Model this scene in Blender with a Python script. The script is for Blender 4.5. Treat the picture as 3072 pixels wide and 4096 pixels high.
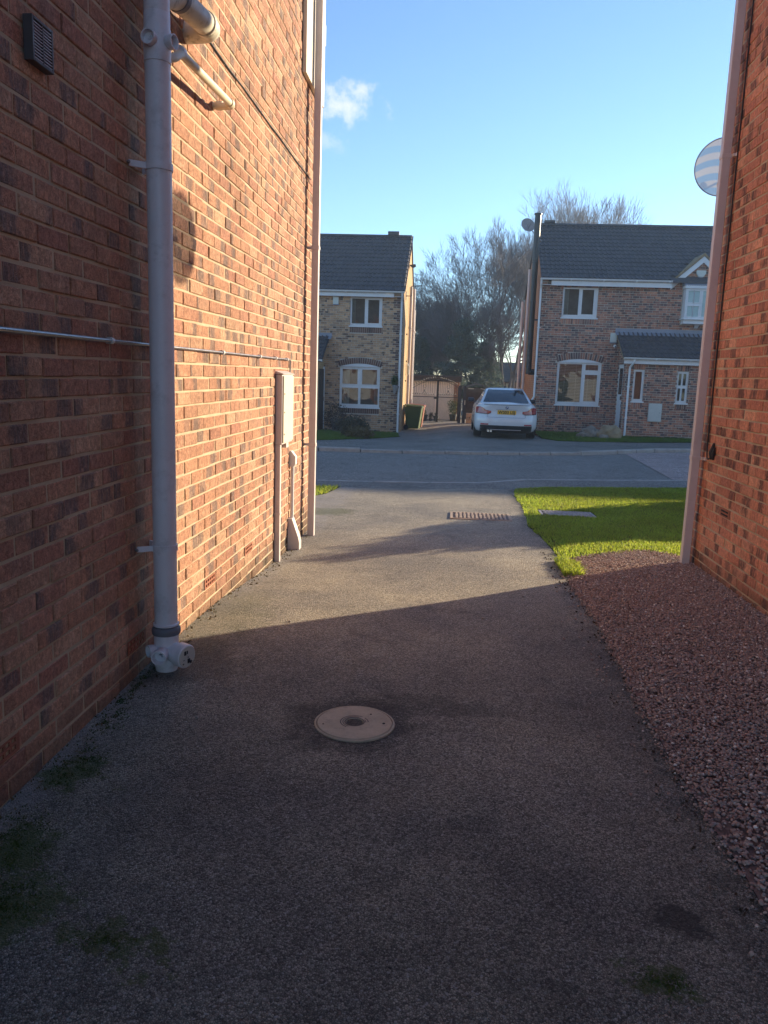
import bpy, bmesh, math, random
import numpy as np
from mathutils import Vector, Matrix, noise as mnoise
for o in list(bpy.data.objects): bpy.data.objects.remove(o)
random.seed(7); RNG = np.random.default_rng(7)
S = bpy.context.scene; COL = S.collection
R = math.radians

# ------------------------------------------------------------------ camera
CAM_YAW, CAM_PITCH, CAM_ROLL, CAM_F, CAM_H = 0.0822968, 0.1728516, 0.0333844, 3140.0, 1.48044
def cam_axes():
    y, p, r = CAM_YAW, CAM_PITCH, CAM_ROLL
    f = Vector((-math.sin(y)*math.cos(p), math.cos(y)*math.cos(p), -math.sin(p)))
    a = Vector((math.cos(y), math.sin(y), 0)); u = a.cross(f)
    return a*math.cos(r)+u*math.sin(r), -a*math.sin(r)+u*math.cos(r), f
CR, CU, CF = cam_axes(); CP = Vector((0, 0, CAM_H))
cd = bpy.data.cameras.new('camera'); cam = bpy.data.objects.new('camera', cd); COL.objects.link(cam)
cam.matrix_world = Matrix(((CR.x, CU.x, -CF.x, CP.x), (CR.y, CU.y, -CF.y, CP.y), (CR.z, CU.z, -CF.z, CP.z), (0, 0, 0, 1)))
cd.sensor_fit = 'VERTICAL'; cd.sensor_height = 36.0; cd.lens = CAM_F/4096*36.0
cd.clip_start = 0.05; cd.clip_end = 2000
S.camera = cam
def proj(p):
    d = Vector(p)-CP; z = d.dot(CF)
    if z < 0.1: return None
    return (1536+CAM_F*d.dot(CR)/z, 2048-CAM_F*d.dot(CU)/z, z)

# ------------------------------------------------------------------ light
SUN_AZ, SUN_EL = R(50.3), R(13.6)          # azimuth measured from +Y towards +X
S.render.engine = 'CYCLES'
S.view_settings.view_transform = 'Standard'; S.view_settings.look = 'None'
S.view_settings.exposure = 2.1; S.view_settings.gamma = 1.0; S.view_settings.use_curve_mapping = False
try: S.cycles.use_denoising = True
except Exception: pass
S.cycles.max_bounces = 8; S.cycles.diffuse_bounces = 4; S.cycles.transparent_max_bounces = 12
sd = bpy.data.lights.new('sun', 'SUN'); sun = bpy.data.objects.new('sun', sd); COL.objects.link(sun)
sd.energy = 2.6; sd.angle = R(0.55); sd.color = (1.0, 0.81, 0.55)
SUNV = Vector((math.sin(SUN_AZ)*math.cos(SUN_EL), math.cos(SUN_AZ)*math.cos(SUN_EL), math.sin(SUN_EL)))
sun.rotation_euler = (-SUNV).to_track_quat('-Z', 'Y').to_euler(); sun.location = SUNV*60

class NT:
    def __init__(s, tree): s.t = tree
    def n(s, typ, ins=None, **at):
        nd = s.t.nodes.new(typ)
        for k, v in at.items(): setattr(nd, k, v)
        for k, v in (ins or {}).items(): s.set(nd.inputs[k], v)
        return nd
    def set(s, sock, v):
        if isinstance(v, bpy.types.NodeSocket): s.t.links.new(v, sock)
        elif isinstance(v, bpy.types.Node): s.t.links.new(v.outputs[0], sock)
        else:
            if hasattr(sock.default_value, '__len__') and not hasattr(v, '__len__'): v = (v, v, v, 1)[:len(sock.default_value)]
            if hasattr(v, '__len__') and len(v) == 3 and len(sock.default_value) == 4: v = (*v, 1)
            sock.default_value = v
    def m(s, op, a, b=0.0, c=0.0, clamp=False):
        nd = s.n('ShaderNodeMath', {0: a, 1: b, 2: c}, operation=op); nd.use_clamp = clamp; return nd.outputs[0]
    def mix(s, f, a, b, mode='MIX'):
        nd = s.n('ShaderNodeMix', data_type='RGBA', blend_type=mode)
        s.set(nd.inputs[0], f); s.set(nd.inputs[6], a); s.set(nd.inputs[7], b); return nd.outputs[2]
    def ramp(s, f, stops, interp='LINEAR'):
        nd = s.n('ShaderNodeValToRGB', {0: f}); cr = nd.color_ramp; cr.interpolation = interp
        while len(cr.elements) < len(stops): cr.elements.new(0.5)
        for e, (p, c) in zip(cr.elements, stops):
            e.position = p; e.color = (*c, 1) if hasattr(c, '__len__') else (c, c, c, 1)
        return nd.outputs[0]
    def noise(s, vec, scale, detail=3.0, rough=0.55, dist=0.0):
        return s.n('ShaderNodeTexNoise', {'Vector': vec, 'Scale': scale, 'Detail': detail, 'Roughness': rough, 'Distortion': dist}).outputs[0]
    def vor(s, vec, scale, out=0, feature='F1'):
        return s.n('ShaderNodeTexVoronoi', {'Vector': vec, 'Scale': scale}, feature=feature).outputs[out]
    def mr(s, v, a, b, c=0.0, d=1.0, smooth=False):
        nd = s.n('ShaderNodeMapRange', {0: v, 1: a, 2: b, 3: c, 4: d}); nd.clamp = True
        if smooth: nd.interpolation_type = 'SMOOTHSTEP'
        return nd.outputs[0]
    def xyz(s, v): nd = s.n('ShaderNodeSeparateXYZ', {0: v}); return nd.outputs
    def scale(s, v, sc): return s.n('ShaderNodeVectorMath', {0: v, 1: sc}, operation='MULTIPLY').outputs[0]
    def pos(s): return s.n('ShaderNodeNewGeometry').outputs['Position']
    def bump(s, h, strength=0.5, dist=0.01): return s.n('ShaderNodeBump', {'Height': h, 'Strength': strength, 'Distance': dist}).outputs[0]
    def near(s, p, cx, cy, rx, ry):                    # 1 in the middle of an ellipse on the ground, 0 outside
        x, y, z = s.xyz(p)
        a = s.m('POWER', s.m('DIVIDE', s.m('SUBTRACT', x, cx), rx), 2.0); b = s.m('POWER', s.m('DIVIDE', s.m('SUBTRACT', y, cy), ry), 2.0)
        return s.m('SUBTRACT', 1.0, s.m('ADD', a, b), clamp=True)

W = bpy.data.worlds.new('World'); S.world = W; W.use_nodes = True
wt = NT(W.node_tree); W.node_tree.nodes.clear()
sky = wt.n('ShaderNodeTexSky', sky_type='NISHITA', sun_disc=False)
sky.sun_elevation = SUN_EL; sky.sun_rotation = SUN_AZ; sky.altitude = 60; sky.air_density = 0.85; sky.dust_density = 0.1; sky.ozone_density = 3.2
dirv = wt.n('ShaderNodeTexCoord').outputs['Generated']
def cloud(cx, cz, rx, rz, lo, hi):
    x, y, z = wt.xyz(dirv)
    a = wt.m('DIVIDE', wt.m('SUBTRACT', x, cx), rx); b = wt.m('DIVIDE', wt.m('SUBTRACT', z, cz), rz)
    d = wt.m('SQRT', wt.m('ADD', wt.m('MULTIPLY', a, a), wt.m('MULTIPLY', b, b)))
    nz = wt.noise(dirv, 55.0, 6.0, 0.6)
    v = wt.m('SUBTRACT', wt.m('MULTIPLY', wt.m('SUBTRACT', nz, 0.32), 3.4), d)
    k = wt.mr(v, lo, hi, smooth=True)
    return wt.m('MULTIPLY', k, wt.mr(y, 0.0, 0.1))
c1 = cloud(-0.137, 0.300, 0.034, 0.018, -0.75, 0.75); c2 = wt.m('MULTIPLY', cloud(-0.158, 0.262, 0.020, 0.013, -0.5, 0.9), 0.40)
cm = wt.m('MAXIMUM', c1, c2)
skyc = wt.mix(wt.m('MULTIPLY', cm, 0.78), sky.outputs[0], (3.7, 3.8, 4.0))
bg = wt.n('ShaderNodeBackground', {'Color': skyc, 'Strength': 0.070})
wt.n('ShaderNodeOutputWorld', {'Surface': bg.outputs[0]})

# ------------------------------------------------------------------ materials
MATS = {}
def newmat(name):
    m = bpy.data.materials.new(name); m.use_nodes = True; m.node_tree.nodes.clear(); MATS[name] = m
    return m, NT(m.node_tree)
def finish(nt, color, rough=0.8, metal=0.0, normal=None, spec=None, **kw):
    p = nt.n('ShaderNodeBsdfPrincipled', {'Base Color': color, 'Roughness': rough, 'Metallic': metal})
    if normal is not None: nt.set(p.inputs['Normal'], normal)
    if spec is not None: nt.set(p.inputs['Specular IOR Level'], spec)
    for k, v in kw.items(): nt.set(p.inputs[k.replace('_', ' ')], v)
    nt.n('ShaderNodeOutputMaterial', {'Surface': p.outputs[0]}); return p
def plain(name, col, rough=0.6, metal=0.0, var=0.18, scale=6.0, fine=0.0, bump=0.0, bscale=80.0, spec=None, grime=None, **kw):
    """one colour with blotchy wear, optional grime colour and fine relief"""
    m, t = newmat(name); p = t.pos()
    a = t.noise(p, scale, 5.0, 0.6); k = t.mr(a, 0.25, 0.75, 1-var, 1+var)
    c = t.mix(1.0, col, t.n('ShaderNodeCombineColor', {0: k, 1: k, 2: k}).outputs[0], 'MULTIPLY')
    if grime: c = t.mix(t.mr(t.noise(p, scale*2.3, 6.0, 0.7), 0.52, 0.72, 0.0, grime[1]), c, grime[0])
    nrm = None
    if bump: nrm = t.bump(t.noise(p, bscale, 4.0, 0.7), bump, 0.004)
    r = t.mr(t.noise(p, scale*3, 3.0), 0.3, 0.7, max(rough-0.08, 0.02), min(rough+0.1, 1.0))
    finish(t, c, r, metal, nrm, spec, **kw); return m

def brick_mat(name, src, pal, dark, darkfrac, streak=0.5, bump=0.55, crack=0.0, tanmix=0.0, splash=0.0):
    m, t = newmat(name)
    rc = t.n('ShaderNodeObjectInfo').outputs['Color'] if src == 'obj' else t.n('ShaderNodeAttribute', attribute_name='rnd').outputs['Color']
    sp = t.n('ShaderNodeSeparateColor', {0: rc}).outputs
    uv = t.xyz(t.n('ShaderNodeAttribute', attribute_name='buv').outputs['Vector']); p = t.pos()
    base = t.ramp(sp[0], [(i/(len(pal)-1), c) for i, c in enumerate(pal)])
    wob = t.m('MULTIPLY', t.m('SUBTRACT', t.noise(p, 22.0, 4.0, 0.65), 0.5), 0.55)
    d = t.m('ABSOLUTE', t.m('SUBTRACT', t.m('ADD', uv[0], wob), t.m('MULTIPLY_ADD', sp[1], 1.2, -0.1)))
    blot = t.m('MULTIPLY', t.mr(d, 0.36, 0.16, smooth=True), t.mr(sp[2], darkfrac, darkfrac+0.08, 1.0, 0.0))
    c = t.mix(t.m('MULTIPLY', blot, 0.85), base, dark)
    st = t.noise(t.scale(p, (1.0, 1.0, 0.12)), 95.0, 3.0, 0.6)
    c = t.mix(t.mr(st, 0.45, 0.75, 0.0, streak), c, t.mix(1.0, base, (1.55, 1.4, 1.25), 'MULTIPLY'))
    n1 = t.noise(p, 170.0, 5.0, 0.75); n2 = t.noise(p, 42.0, 4.0, 0.65, 0.6)
    cz_ = t.m('ABSOLUTE', t.m('SUBTRACT', t.noise(t.scale(p, (1.0, 1.0, 0.8)), 46.0, 3.0, 0.6, 1.6), 0.5)); crease = t.mr(cz_, 0.0, 0.055, 1.0, 0.0, True)
    c = t.mix(t.m('MULTIPLY', crease, crack), c, t.mix(1.0, base, (0.30, 0.28, 0.30), 'MULTIPLY'))
    c = t.mix(t.mr(t.noise(p, 28.0, 4.0, 0.7, 0.8), 0.56, 0.72, 0.0, tanmix), c, t.mix(1.0, base, (1.35, 1.6, 1.65), 'MULTIPLY'))
    k = t.mr(n2, 0.28, 0.72, 0.62, 1.22)
    c = t.mix(1.0, c, t.n('ShaderNodeCombineColor', {0: k, 1: k, 2: k}).outputs[0], 'MULTIPLY')
    zz = t.xyz(p)[2]; c = t.mix(t.m('MULTIPLY', t.mr(t.m('ADD', zz, t.m('MULTIPLY', t.noise(p, 6.0, 5.0, 0.7), 0.30)), 0.10, 0.36, 0.75, 0.0), splash), c, (0.075, 0.062, 0.045))
    big = t.mr(t.noise(p, 0.9, 4.0, 0.6), 0.3, 0.7, 0.78, 1.15)
    c = t.mix(1.0, c, t.n('ShaderNodeCombineColor', {0: big, 1: big, 2: big}).outputs[0], 'MULTIPLY')
    h = t.m('SUBTRACT', t.m('ADD', n1, t.m('MULTIPLY', n2, 1.6)), t.m('MULTIPLY', crease, 2.2*crack))
    finish(t, c, 0.9, 0.0, t.bump(h, bump, 0.006), 0.25); return m
RED = [(0.462, 0.237, 0.16), (0.594, 0.325, 0.209), (0.506, 0.264, 0.176), (0.638, 0.396, 0.264), (0.473, 0.231, 0.165), (0.561, 0.341, 0.226)]
RED2 = [(0.482, 0.197, 0.134), (0.642, 0.292, 0.19), (0.554, 0.233, 0.153), (0.7, 0.357, 0.233), (0.496, 0.212, 0.146)]
PUR = [(0.479, 0.211, 0.135), (0.35, 0.153, 0.104), (0.57, 0.27, 0.168), (0.207, 0.105, 0.085), (0.504, 0.227, 0.149), (0.427, 0.19, 0.129), (0.15, 0.105, 0.1), (0.4, 0.24, 0.18), (0.19, 0.12, 0.11)]
BUF = [(0.58, 0.349, 0.199), (0.5, 0.293, 0.168), (0.658, 0.405, 0.229), (0.553, 0.332, 0.189), (0.236, 0.141, 0.1), (0.632, 0.382, 0.219), (0.3, 0.22, 0.17)]
DRK = [(0.135, 0.084, 0.074), (0.23, 0.128, 0.097), (0.176, 0.101, 0.081)]
for nm, pal, dk, fr, stk, bp, ck, tn in (('brick_rustic', RED, (0.20, 0.16, 0.15), 0.34, 0.40, 0.7, 0.36, 0.6), ('brick_wirecut', RED2, (0.085, 0.062, 0.062), 0.46, 0.75, 0.35, 0.15, 0.45),
                        ('brick_brown', PUR, (0.10, 0.075, 0.078), 0.40, 0.2, 0.3, 0.0, 0.2), ('brick_buff', BUF, (0.08, 0.06, 0.055), 0.16, 0.2, 0.3, 0.0, 0.2), ('brick_dark', DRK, (0.05, 0.04, 0.045), 0.2, 0.2, 0.3, 0.0, 0.2)):
    sp_ = 1.0 if nm in ('brick_rustic', 'brick_wirecut') else 0.0; brick_mat(nm, 'attr', pal, dk, fr, stk, bp, ck, tn, sp_); brick_mat(nm+'_single', 'obj', pal, dk, fr, stk, bp, ck, tn, sp_)
plain('mortar', (0.50, 0.40, 0.275), 0.95, var=0.22, scale=5, bump=0.6, bscale=260)
plain('mortar_grey', (0.50, 0.43, 0.35), 0.95, var=0.2, scale=4, bump=0.4, bscale=200)
def brick_sheet(name, c1, c2, mort):
    m, t = newmat(name); p = t.pos(); x, y, z = t.xyz(p)
    v = t.n('ShaderNodeCombineXYZ', {0: t.m('ADD', x, y), 1: z, 2: 0.0}).outputs[0]
    b = t.n('ShaderNodeTexBrick', {'Vector': v, 'Color1': c1, 'Color2': c2, 'Mortar': mort, 'Scale': 1.0, 'Mortar Size': 0.005, 'Brick Width': 0.225, 'Row Height': 0.075, 'Bias': -0.2})
    c = t.mix(0.5, b.outputs[0], t.ramp(t.noise(p, 3.0, 5.0), [(0.2, (0.5,)*3), (0.8, (1.3,)*3)]), 'MULTIPLY')
    finish(t, c, 0.92, normal=t.bump(b.outputs[1], -0.3, 0.006))
brick_sheet('brick_sheet_red', (0.30, 0.11, 0.06), (0.20, 0.07, 0.045), (0.36, 0.3, 0.22))
brick_sheet('brick_sheet_brown', (0.25, 0.14, 0.095), (0.14, 0.08, 0.065), (0.32, 0.28, 0.24))
brick_sheet('brick_sheet_orange', (0.36, 0.16, 0.075), (0.30, 0.12, 0.06), (0.38, 0.30, 0.2))
brick_sheet('brick_sheet_buff', (0.46, 0.30, 0.15), (0.38, 0.25, 0.13), (0.48, 0.38, 0.24))
plain('pvc_grey', (0.74, 0.71, 0.74), 0.42, var=0.06, scale=5, grime=((0.34, 0.32, 0.31), 0.45))
plain('pvc_dark', (0.16, 0.16, 0.18), 0.6, var=0.1)
plain('pvc_mauve', (0.62, 0.54, 0.52), 0.45, var=0.05, grime=((0.4, 0.34, 0.31), 0.2))
plain('pvc_white', (0.74, 0.74, 0.73), 0.4, var=0.05, scale=3, grime=((0.5, 0.48, 0.44), 0.25))
plain('pvc_cream', (0.66, 0.60, 0.45), 0.5, var=0.06)
plain('pvc_mossy', (0.58, 0.55, 0.46), 0.55, var=0.12, scale=9, grime=((0.13, 0.12, 0.06), 0.85))
plain('gunmetal', (0.30, 0.29, 0.30), 0.35, 0.85, var=0.15, scale=20)
plain('black_rubber', (0.02, 0.02, 0.022), 0.6, var=0.2)
plain('black_paint', (0.022, 0.023, 0.027), 0.35, var=0.2)
plain('terracotta', (0.32, 0.12, 0.07), 0.85, var=0.15, scale=15, bump=0.3)
plain('void', (0.012, 0.010, 0.010), 0.9)
plain('louvre', (0.36, 0.29, 0.29), 0.5, var=0.1)
plain('louvre_frame', (0.075, 0.06, 0.06), 0.55, var=0.15)
plain('concrete', (0.36, 0.34, 0.32), 0.9, var=0.2, scale=8, bump=0.5, bscale=120, grime=((0.16, 0.15, 0.14), 0.5))
plain('kerb', (0.36, 0.33, 0.30), 0.9, var=0.2, scale=4, bump=0.4, bscale=150, grime=((0.10, 0.10, 0.095), 0.5))
plain('cover_lid', (0.47, 0.39, 0.28), 0.75, var=0.16, scale=14, bump=0.3, bscale=140, grime=((0.22, 0.19, 0.17), 0.6))
plain('lid_groove', (0.10, 0.085, 0.08), 0.8)
plain('rust', (0.42, 0.31, 0.23), 0.75, 0.2, var=0.4, scale=25, bump=0.4, grime=((0.20, 0.18, 0.19), 0.8))
plain('rust_dark', (0.13, 0.10, 0.085), 0.8, var=0.3, scale=20)
plain('galv', (0.36, 0.33, 0.32), 0.6, 0.3, var=0.2, scale=18, grime=((0.13, 0.11, 0.10), 0.6))
plain('roof_tile', (0.068, 0.070, 0.078), 0.6, var=0.25, scale=3, bump=0.3, bscale=90, grime=((0.10, 0.10, 0.09), 0.3))
plain('roof_tile_brown', (0.08, 0.074, 0.078), 0.65, var=0.25, scale=3, bump=0.3, bscale=90, grime=((0.12, 0.10, 0.09), 0.3))
plain('lead', (0.24, 0.26, 0.31), 0.5, 0.1, var=0.15)
plain('room_wall', (0.26, 0.23, 0.20), 0.9)
plain('curtain', (0.50, 0.49, 0.44), 0.9, var=0.15, scale=9)
plain('blind_slat', (0.52, 0.50, 0.47), 0.6, var=0.08)
plain('obscure', (0.42, 0.55, 0.52), 0.3, var=0.1)
plain('alarm_box', (0.60, 0.62, 0.55), 0.45, var=0.05)
plain('bin_green', (0.075, 0.115, 0.032), 0.45, var=0.1)
plain('bin_brown', (0.22, 0.055, 0.03), 0.5, var=0.1)
plain('iron', (0.035, 0.03, 0.03), 0.55, 0.3, var=0.3, scale=30)
plain('render_pink', (0.90, 0.80, 0.70), 0.9, var=0.1, scale=3)
plain('timber_dark', (0.060, 0.042, 0.036), 0.8, var=0.35, scale=8)
plain('timber_blue', (0.035, 0.042, 0.06), 0.7, var=0.2)
plain('timber', (0.24, 0.13, 0.07), 0.8, var=0.25, scale=6)
plain('felt', (0.075, 0.08, 0.09), 0.9, var=0.2)
plain('pot', (0.05, 0.055, 0.05), 0.7)
plain('stone', (0.24, 0.20, 0.155), 0.9, var=0.4, scale=5, bump=0.8, bscale=30, grime=((0.09, 0.10, 0.12), 0.7))
plain('sandstone', (0.30, 0.22, 0.13), 0.9, var=0.3, scale=5, bump=0.5, bscale=40)
plain('bark', (0.15, 0.13, 0.125), 0.95, var=0.3, scale=4)
plain('twig', (0.19, 0.175, 0.18), 0.9, var=0.3, scale=2)
plain('twig_pale', (0.30, 0.26, 0.24), 0.9, var=0.3, scale=2)
plain('soil', (0.06, 0.045, 0.035), 0.95, var=0.4, scale=10, bump=0.8, bscale=60)
plain('car_white', (0.64, 0.65, 0.66), 0.18, var=0.02, Coat_Weight=0.6, Coat_Roughness=0.05)
plain('car_glass', (0.016, 0.020, 0.028), 0.04, var=0.0, spec=0.9)
plain('car_red', (0.33, 0.018, 0.03), 0.12, var=0.05, Coat_Weight=0.8)
plain('car_red_dark', (0.10, 0.008, 0.015), 0.15, var=0.05)
plain('reflector', (0.42, 0.07, 0.08), 0.25, var=0.05)
plain('chrome', (0.7, 0.7, 0.72), 0.15, 1.0, var=0.02)
plain('plate_yellow', (0.78, 0.44, 0.02), 0.4, var=0.03)
plain('badge_blue', (0.03, 0.16, 0.45), 0.3)
plain('dirty_white', (0.55, 0.55, 0.50), 0.5, var=0.1)
def tarmac(name, base, pale, mossy=False, grain=210.0):
    m, t = newmat(name); p = t.pos(); x, y, z = t.xyz(p)
    cell = t.n('ShaderNodeTexVoronoi', {'Vector': p, 'Scale': grain}); cr = t.n('ShaderNodeSeparateColor', {0: cell.outputs[1]}).outputs
    k = t.m('MULTIPLY', t.mr(cr[0], 0.0, 1.0, 0.45, 1.75), t.mr(t.vor(p, grain, 0, 'DISTANCE_TO_EDGE'), 0.0, 0.16, 0.25, 1.08))
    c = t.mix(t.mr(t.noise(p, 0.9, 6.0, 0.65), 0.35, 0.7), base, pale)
    c = t.mix(1.0, c, t.n('ShaderNodeCombineColor', {0: k, 1: k, 2: k}).outputs[0], 'MULTIPLY')
    c = t.mix(t.mr(cr[1], 0.965, 0.975), c, (0.52, 0.49, 0.45))
    c = t.mix(t.mr(t.noise(p, 3.2, 6.0, 0.7), 0.56, 0.74, 0.0, 0.55), c, (0.035, 0.032, 0.032))
    if mossy:
        wn = t.n('ShaderNodeTexNoise', {'Vector': p, 'Scale': 7.0, 'Detail': 6.0, 'Roughness': 0.7}).outputs[1]
        pw = t.n('ShaderNodeVectorMath', {0: p, 1: t.scale(t.n('ShaderNodeVectorMath', {0: wn, 1: (0.5, 0.5, 0.5)}, operation='SUBTRACT').outputs[0], (0.55, 0.55, 0.0))}, operation='ADD').outputs[0]
        for cx, cy, rx, ry, s in ((-.7, 1.3, 1.5, 1.9, .62), (.6, 1.0, 1.1, 1.7, .54), (-1.1, 3.0, .7, 1.1, .42), (.1, 3.5, .8, .5, .35), (.75, 3.6, .35, 1.6, .4)):  # broad near-drive darkening: foreground shade put into the colour, plus some staining
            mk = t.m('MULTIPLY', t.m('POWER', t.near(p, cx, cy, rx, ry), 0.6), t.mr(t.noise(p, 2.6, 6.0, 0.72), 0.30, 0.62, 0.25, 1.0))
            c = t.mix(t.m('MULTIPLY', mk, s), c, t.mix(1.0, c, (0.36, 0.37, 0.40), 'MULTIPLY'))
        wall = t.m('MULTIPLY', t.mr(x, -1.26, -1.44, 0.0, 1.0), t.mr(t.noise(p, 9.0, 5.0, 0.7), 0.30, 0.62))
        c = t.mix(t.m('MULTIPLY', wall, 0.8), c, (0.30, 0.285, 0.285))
        for cx, cy, rx, ry, s in ((-1.31, 2.55, .13, .16, .75), (-1.28, 2.1, .15, .20, .8), (-1.14, 1.85, .16, .16, .75), (-.84, 1.77, .11, .07, .7), (-.72, 1.71, .1, .05, .7), (.6, 1.8, .08, .06, .7), (-1.42, 9.2, .35, .35, .55), (-1.3, 4.4, .3, .9, .25)):
            mk = t.mr(t.m('ADD', t.m('MULTIPLY', t.near(pw, cx, cy, rx*1.2, ry*1.2), 0.62), t.m('MULTIPLY', t.noise(p, 75.0, 4.0, 0.8), 1.0)), 0.74, 0.98)
            c = t.mix(t.m('MULTIPLY', mk, s), c, t.mix(cr[2], (0.045, 0.075, 0.010), (0.095, 0.115, 0.035)))
        for cx, cy, rx, ry, s in ((.72, 2.05, .10, .07, .8), (0.0, 3.37, .35, .10, .45), (-.35, 3.14, .27, .25, .75), (-1.25, 3.7, .25, .3, .5)):
            mk = t.mr(t.m('ADD', t.m('MULTIPLY', t.near(pw, cx, cy, rx*1.4, ry*1.4), 0.75), t.m('MULTIPLY', t.noise(p, 60.0, 5.0, 0.8), 0.9)), 0.62, 1.05)
            c = t.mix(t.m('MULTIPLY', mk, s), c, t.mix(cr[2], (0.022, 0.020, 0.020), (0.05, 0.046, 0.044)))
        for cx, cy, rx, ry in ((.40, 3.01, .10, .16), (.36, 2.86, .11, .05)):
            mk = t.m('MULTIPLY', t.near(pw, cx, cy, rx, ry), t.mr(t.noise(p, 16.0, 5.0, 0.7), 0.48, 0.58))
            c = t.mix(t.m('MULTIPLY', mk, 0.8), c, (0.22, 0.20, 0.19))
        ed = t.m('MULTIPLY', t.mr(x, 0.80, 0.95), t.mr(t.noise(p, 7.0, 5.0, 0.7), 0.38, 0.6)); c = t.mix(t.m('MULTIPLY', ed, 0.7), c, (0.03, 0.027, 0.024))
    h = t.m('ADD', t.m('MULTIPLY', cell.outputs[0], -1.0), t.m('MULTIPLY', t.noise(p, 60.0, 4.0), 0.5))
    finish(t, c, t.mr(cr[2], 0, 1, 0.6, 0.95), normal=t.bump(h, 1.0, 0.008), spec=0.35); return m
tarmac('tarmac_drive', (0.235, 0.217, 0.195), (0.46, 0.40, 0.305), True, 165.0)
tarmac('tarmac_road', (0.235, 0.205, 0.18), (0.30, 0.265, 0.235), False, 90.0)
tarmac('tarmac_path', (0.18, 0.16, 0.14), (0.28, 0.25, 0.22), False, 90.0)
tarmac('paving_pink', (0.42, 0.31, 0.28), (0.52, 0.39, 0.35), False, 90.0)
def leafmat(name, c1, c2, trans=0.25, tint=(1.0, 1.0, 1.0)):
    m, t = newmat(name); p = t.pos()
    r = t.n('ShaderNodeNewGeometry').outputs['Random Per Island']
    c = t.mix(r, c1, c2); c = t.mix(t.mr(t.noise(p, 1.4, 4.0), 0.3, 0.7), c, t.mix(1.0, c, (0.75, 0.7, 0.7), 'MULTIPLY'))
    d = t.n('ShaderNodeBsdfDiffuse', {'Color': c}); tr = t.n('ShaderNodeBsdfTranslucent', {'Color': t.mix(1.0, c, tint, 'MULTIPLY')}); g = t.n('ShaderNodeBsdfGlossy', {'Color': (0.5, 0.5, 0.5, 1), 'Roughness': 0.45})
    a = t.n('ShaderNodeMixShader', {0: trans, 1: d.outputs[0], 2: tr.outputs[0]}); b = t.n('ShaderNodeMixShader', {0: 0.05, 1: a.outputs[0], 2: g.outputs[0]})
    t.n('ShaderNodeOutputMaterial', {'Surface': b.outputs[0]})
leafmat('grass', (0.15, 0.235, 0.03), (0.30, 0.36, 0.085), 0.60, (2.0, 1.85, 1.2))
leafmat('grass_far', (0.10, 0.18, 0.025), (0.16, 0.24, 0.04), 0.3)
leafmat('straw', (0.20, 0.16, 0.08), (0.12, 0.10, 0.05), 0.3)
leafmat('conifer', (0.10, 0.15, 0.13), (0.16, 0.22, 0.18), 0.25)
leafmat('shrub_grey', (0.14, 0.125, 0.085), (0.07, 0.075, 0.05), 0.2)
leafmat('shrub_green', (0.06, 0.10, 0.03), (0.12, 0.15, 0.04), 0.3)
leafmat('shrub_brown', (0.10, 0.065, 0.045), (0.06, 0.045, 0.03), 0.2)
def pebble_mat():
    m, t = newmat('pebble'); r = t.n('ShaderNodeNewGeometry').outputs['Random Per Island']; p = t.pos()
    c = t.ramp(r, [(0.0, (0.26, 0.168, 0.14)), (0.25, (0.48, 0.33, 0.265)), (0.5, (0.36, 0.24, 0.20)), (0.72, (0.58, 0.43, 0.345)), (0.86, (0.32, 0.275, 0.26)), (0.94, (0.50, 0.39, 0.33)), (1.0, (0.90, 0.80, 0.70))])
    k = t.mr(t.noise(p, 300.0, 3.0), 0.3, 0.7, 0.75, 1.2)
    finish(t, t.mix(1.0, c, t.n('ShaderNodeCombineColor', {0: k, 1: k, 2: k}).outputs[0], 'MULTIPLY'), 0.9, spec=0.2)
pebble_mat()
def glass_mat():
    m, t = newmat('glass'); p = t.pos()
    nb = t.bump(t.noise(p, 2.2, 1.0, 0.4), 0.35, 0.03)
    gl = t.n('ShaderNodeBsdfGlossy', {'Color': (1, 1, 1, 1), 'Roughness': 0.01, 'Normal': nb}); tr = t.n('ShaderNodeBsdfTransparent', {'Color': (0.72, 0.76, 0.76, 1)})
    f = t.m('MULTIPLY', t.n('ShaderNodeFresnel', {'IOR': 1.5, 'Normal': nb}).outputs[0], 1.3, clamp=True)
    mx = t.n('ShaderNodeMixShader', {0: f, 1: tr.outputs[0], 2: gl.outputs[0]}); t.n('ShaderNodeOutputMaterial', {'Surface': mx.outputs[0]})
glass_mat()
def dish_mat():
    """perforated steel: the punched holes in rows, seen as soft bands"""
    m, t = newmat('dish_mesh'); p = t.n('ShaderNodeTexCoord').outputs['Object']
    x, y, z = t.xyz(p); cv = t.m('MULTIPLY', t.m('POWER', t.m('SUBTRACT', x, 2.45), 2.0), 1.1)
    w = t.m('MULTIPLY_ADD', t.m('SINE', t.m('MULTIPLY', t.m('ADD', t.m('ADD', t.m('MULTIPLY', x, 0.85), t.m('MULTIPLY', z, 0.62)), cv), 98.0)), 0.5, 0.5)
    c = t.mix(t.mr(w, 0.3, 0.7, smooth=True), (0.11, 0.17, 0.26), (0.30, 0.27, 0.22))
    d = t.n('ShaderNodeBsdfDiffuse', {'Color': c}); tr = t.n('ShaderNodeBsdfTranslucent', {'Color': c})
    sm = t.n('ShaderNodeMixShader', {0: 0.35, 1: d.outputs[0], 2: tr.outputs[0]}); ho_l = t.n('ShaderNodeBsdfTransparent', {'Color': (1, 1, 1, 1)})
    t.n('ShaderNodeOutputMaterial', {'Surface': t.n('ShaderNodeMixShader', {0: 0.22, 1: sm.outputs[0], 2: ho_l.outputs[0]}).outputs[0]})
dish_mat()

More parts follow.
